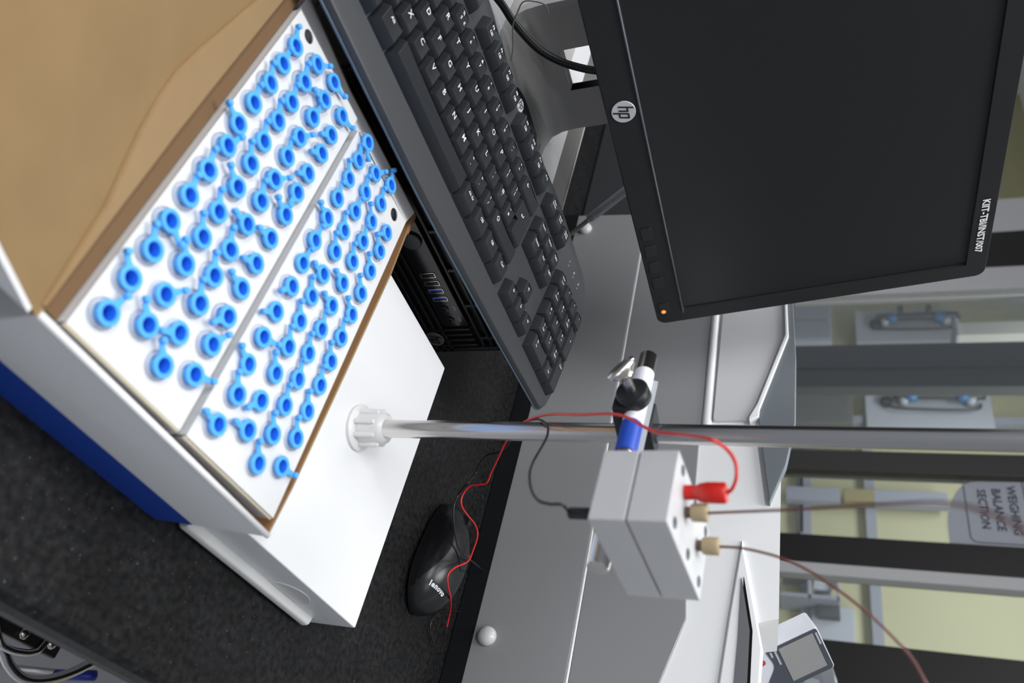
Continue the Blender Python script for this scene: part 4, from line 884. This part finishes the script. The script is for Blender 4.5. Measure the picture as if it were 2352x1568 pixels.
# lettering across the palm, letters follow the curved shell
txt = 'lenovo'; xs_ = [-.0072, -.0046, -.0010, .0030, .0070, .0110]
for ch, xo in zip(txt, xs_):
    y = -.0400; x = xo * .9 - .0135; P0 = surf(x, y, .0006); tx = (surf(x + .001, y) - surf(x - .001, y)).normalized(); ty = (surf(x, y + .001) - surf(x, y - .001)).normalized()
    text('lettering', ch, .0066, LEGEND, ms_, frame(P0, tx, ty), bold=.00035)

# ---------------------------------------------------------------- analyser behind
IA = .720
an = thing('analyser', 'large white analyser with grey front panels standing behind the rod', 'analyser', (.95, .40, 0))
AO = (.95, .40)
def yz(bm, poly, a0, th):
    prism(bm, poly, th, (a0 - AO[0], -AO[1], 0), (0, 1, 0), (0, 0, 1), (1, 0, 0))
bm = NB(); hpoly = [(-.35, .0226), (.850, .0226), (.843, .1001), (.845, .3075), (.2865, .3075), (.2786, .2840), (.2760, .2690), (-.35, .2690)]; loft(bm, [[Vector((IA + .002 + dd - AO[0], y_ - AO[1], z_ if z_ < .2 else z_ - dz)) for y_, z_ in hpoly] for dd, dz in ((0, 0), (.45, .034))]); link('housing', bm, INSTW, an)
bm = NB(); bx(bm, IA - AO[0], .45 + IA - AO[0], -.75, .4585, .001, .0226); link('plinth', bm, mat('plinth_black', (.008, .009, .011), .5, spec=.3), an)
lowp = [(-.30, .0238)] + [tuple(p) for p in PANEL_LOW[:4]] + [tuple(PANEL_LOW[4])] + [tuple(p) for p in PANEL_LOW[5:]] + [(-.30, .1228)]
lowp = [(-.30, .0232), (.855, .0228), (.846, .1240), (-.30, .1232)]
bm = NB(); yz(bm, lowp, IA - .0005, .004); link('lower_panel', bm, GREYP, an, bevel=.0012, seg=3)
upp = [tuple(p) for p in PANEL_UP]; 
# wide strip: continue to the left behind the monitor and to the right past the frame
z_up = .2270
upp = [(-.30, .1262), (.850, .1262), (.846, .2265), (upp[5][0], upp[5][1]), tuple(upp[6]), tuple(upp[7]), tuple(upp[8]), tuple(upp[9]), (.12, .175), (-.05, .150), (-.30, .145)]
bm = NB(); yz(bm, upp, IA - .0005, .004); link('upper_panel', bm, GREYP, an, bevel=.0012, seg=3)
for (z0, z1, nm) in ((.1236, .1262, 'trim_strip'), (.2262, .2350, 'shoulder_strip')):
    b1_ = .848; b0_ = -.30 if z0 < .2 else .476
    bm = NB(); cyl(bm, (IA - AO[0] + .0015, b0_ - AO[1], (z0 + z1) / 2), (IA - AO[0] + .0015, b1_ - AO[1], (z0 + z1) / 2), (z1 - z0) / 2 + .0008, 14); link(nm, bm, INSTW, an, smooth=True)
bm = NB(); rp = [tuple(p) for p in RECESS]; rp[1] = (.70, rp[1][1]); rp[0] = (.70, rp[0][1] + .002); yz(bm, fillet(rp, .004), IA - .003, .006); link('recess_panel', bm, mat('light_grey_panel', (.62, .62, .63), .4), an, bevel=.0008)
bm = NB(); rd = [tuple(p) for p in RIDGE]; yz(bm, rd, IA - .008, .012); link('ridge', bm, INSTW, an, bevel=.001)
bm = NB(); ld = [tuple(p) for p in LID]; yz(bm, ld, IA - .005, .012); link('smoked_cover', bm, LIDG, an, bevel=.001)
bm = NB(); dp = [tuple(p) for p in DISPF]; yz(bm, dp, .7185, .012); df = link('display_housing', bm, INSTW, an, bevel=.002)
bm = NB(); gp = [tuple(p) for p in GLASS]; yz(bm, gp, .7172, .004); link('display_glass', bm, GLASSD, df)
gc = (sum(p[0] for p in gp) / len(gp), sum(p[1] for p in gp) / len(gp))
bm = NB(); go = [(gc[0] + (p[0] - gc[0]) * 1.03 - .0003, gc[1] + (p[1] - gc[1]) * 1.03 + .0022) for p in gp]; yz(bm, go, .7177, .004); link('display_border', bm, PCD, df)
for bk, zk in KNOBS:
    bm = NB(); lathe(bm, [(.0095, -.001), (.0095, .003), (.0080, .0065), (.0045, .0085), (.0005, .0090)], 28, (IA - AO[0] - .0005, bk - AO[1], zk), (-1, 0, 0)); link('screw_cap', bm, mat('cap_white', (.55, .55, .55), .25), an, smooth=True)
# moulded ribs on the white front face
# dark unit left of the analyser
du = thing('dark_equipment_case', 'dark grey equipment case behind the monitor left of the analyser', 'case', (1.0, 1.15, 0))
bm = NB(); bx(bm, -.22, .2, -.27, .5, 0, .30); link('housing', bm, mat('case_grey', (.035, .037, .040), .5), du, bevel=.004)
bm = NB(); bx(bm, -.225, -.218, -.26, .49, .15, .29); link('front_panel', bm, mat('case_panel', (.055, .06, .068), .45), du, bevel=.002)

# hand-held unit standing on the analyser, glass flask behind it
hp_ = [(.2854, .2838), (.317, .3287), (.3095, .3345), (.2813, .335), (.2577, .2984), (.2837, .2907)]
HA = .800
hh = thing('handheld_unit', 'tilted white unit with a grey display beside the analyser top', 'meter', (HA, .285, .286))
ew = Vector((.82, -.57, 0)).normalized(); bk0 = Vector((.57, .82, 0)).normalized(); be = math.radians(24); tau = math.radians(20)
zz_ = Vector((0, 0, 1)) * math.cos(be) + bk0 * math.sin(be); bk_ = bk0 * math.cos(be) - Vector((0, 0, 1)) * math.sin(be)
dv = zz_ * math.cos(tau) - ew * math.sin(tau); wv = ew * math.cos(tau) + zz_ * math.sin(tau)
HO = Vector((HA, .2837, .2907)) - Vector((HA, .285, .286))
def hpz(bm, poly, th, a): prism(bm, poly, th, HO + bk_ * a, dv, wv, bk_)
bm = NB(); hpz(bm, rrect(-.035, .055, -.001, .050, .003), .026, .0); link('body', bm, HANDW, hh, bevel=.0015)
bm = NB(); hpz(bm, fillet([(.0, .0), (.0535, .0), (.054, .0485), (-.006, .0485), (-.012, .036), (.003, .020)], [.002, .003, .004, .002, .006, .006]), .0008, -.0008); fp = link('face_plate', bm, HANDG, hh)
bm = NB(); hpz(bm, [(.0125, .003), (.0485, .003), (.0485, .043), (.0125, .043)], .0005, -.0013); link('display', bm, LCD, hh)
bm = NB(); hpz(bm, [(.0505, .004), (.0525, .004), (.0525, .018), (.0505, .018)], .0004, -.0012); hpz(bm, [(.0075, .003), (.0095, .003), (.0095, .020), (.0075, .020)], .0004, -.0012); hpz(bm, [(.0030, .003), (.0050, .003), (.0050, .009), (.0030, .009)], .0004, -.0012); link('printed_text', bm, GREYT, hh)
bm = NB(); lathe(bm, [(.0030, 0), (.0030, .0005)], 20, HO + dv * -.007 + wv * .0105 - bk_ * .0001, -bk_); link('red_button', bm, REDI, hh)
bm = NB(); hpz(bm, [(-.0150, .006), (-.0138, .006), (-.0138, .021), (-.0150, .021)], .0003, -.0003); link('red_text', bm, REDI, hh)
bm = NB(); tube(bm, [HO + dv * .010 + wv * .004 + bk_ * .012, HO + dv * .004 + wv * -.008 + bk_ * .014, HO + dv * -.006 + wv * -.020 + bk_ * .016], .003, 10, 4); link('prop_arm', bm, HANDW, hh, smooth=True)
fk = thing('glass_flask', 'clear glass dome behind the tilted display unit', 'flask', (1.30, .420, .001))
bm = NB(); lathe(bm, [(.062, .004), (.066, .012), (.067, .27), (.062, .305), (.050, .332), (.030, .350), (.010, .357), (.001, .358)], 36, cap0=False); link('dome', bm, clear_mat('flask_glass', (.5, .52, .55), .18, .03), fk, smooth=True)
bm = NB(); lathe(bm, [(.070, 0), (.070, .004)], 30); link('base', bm, GREYD, fk)
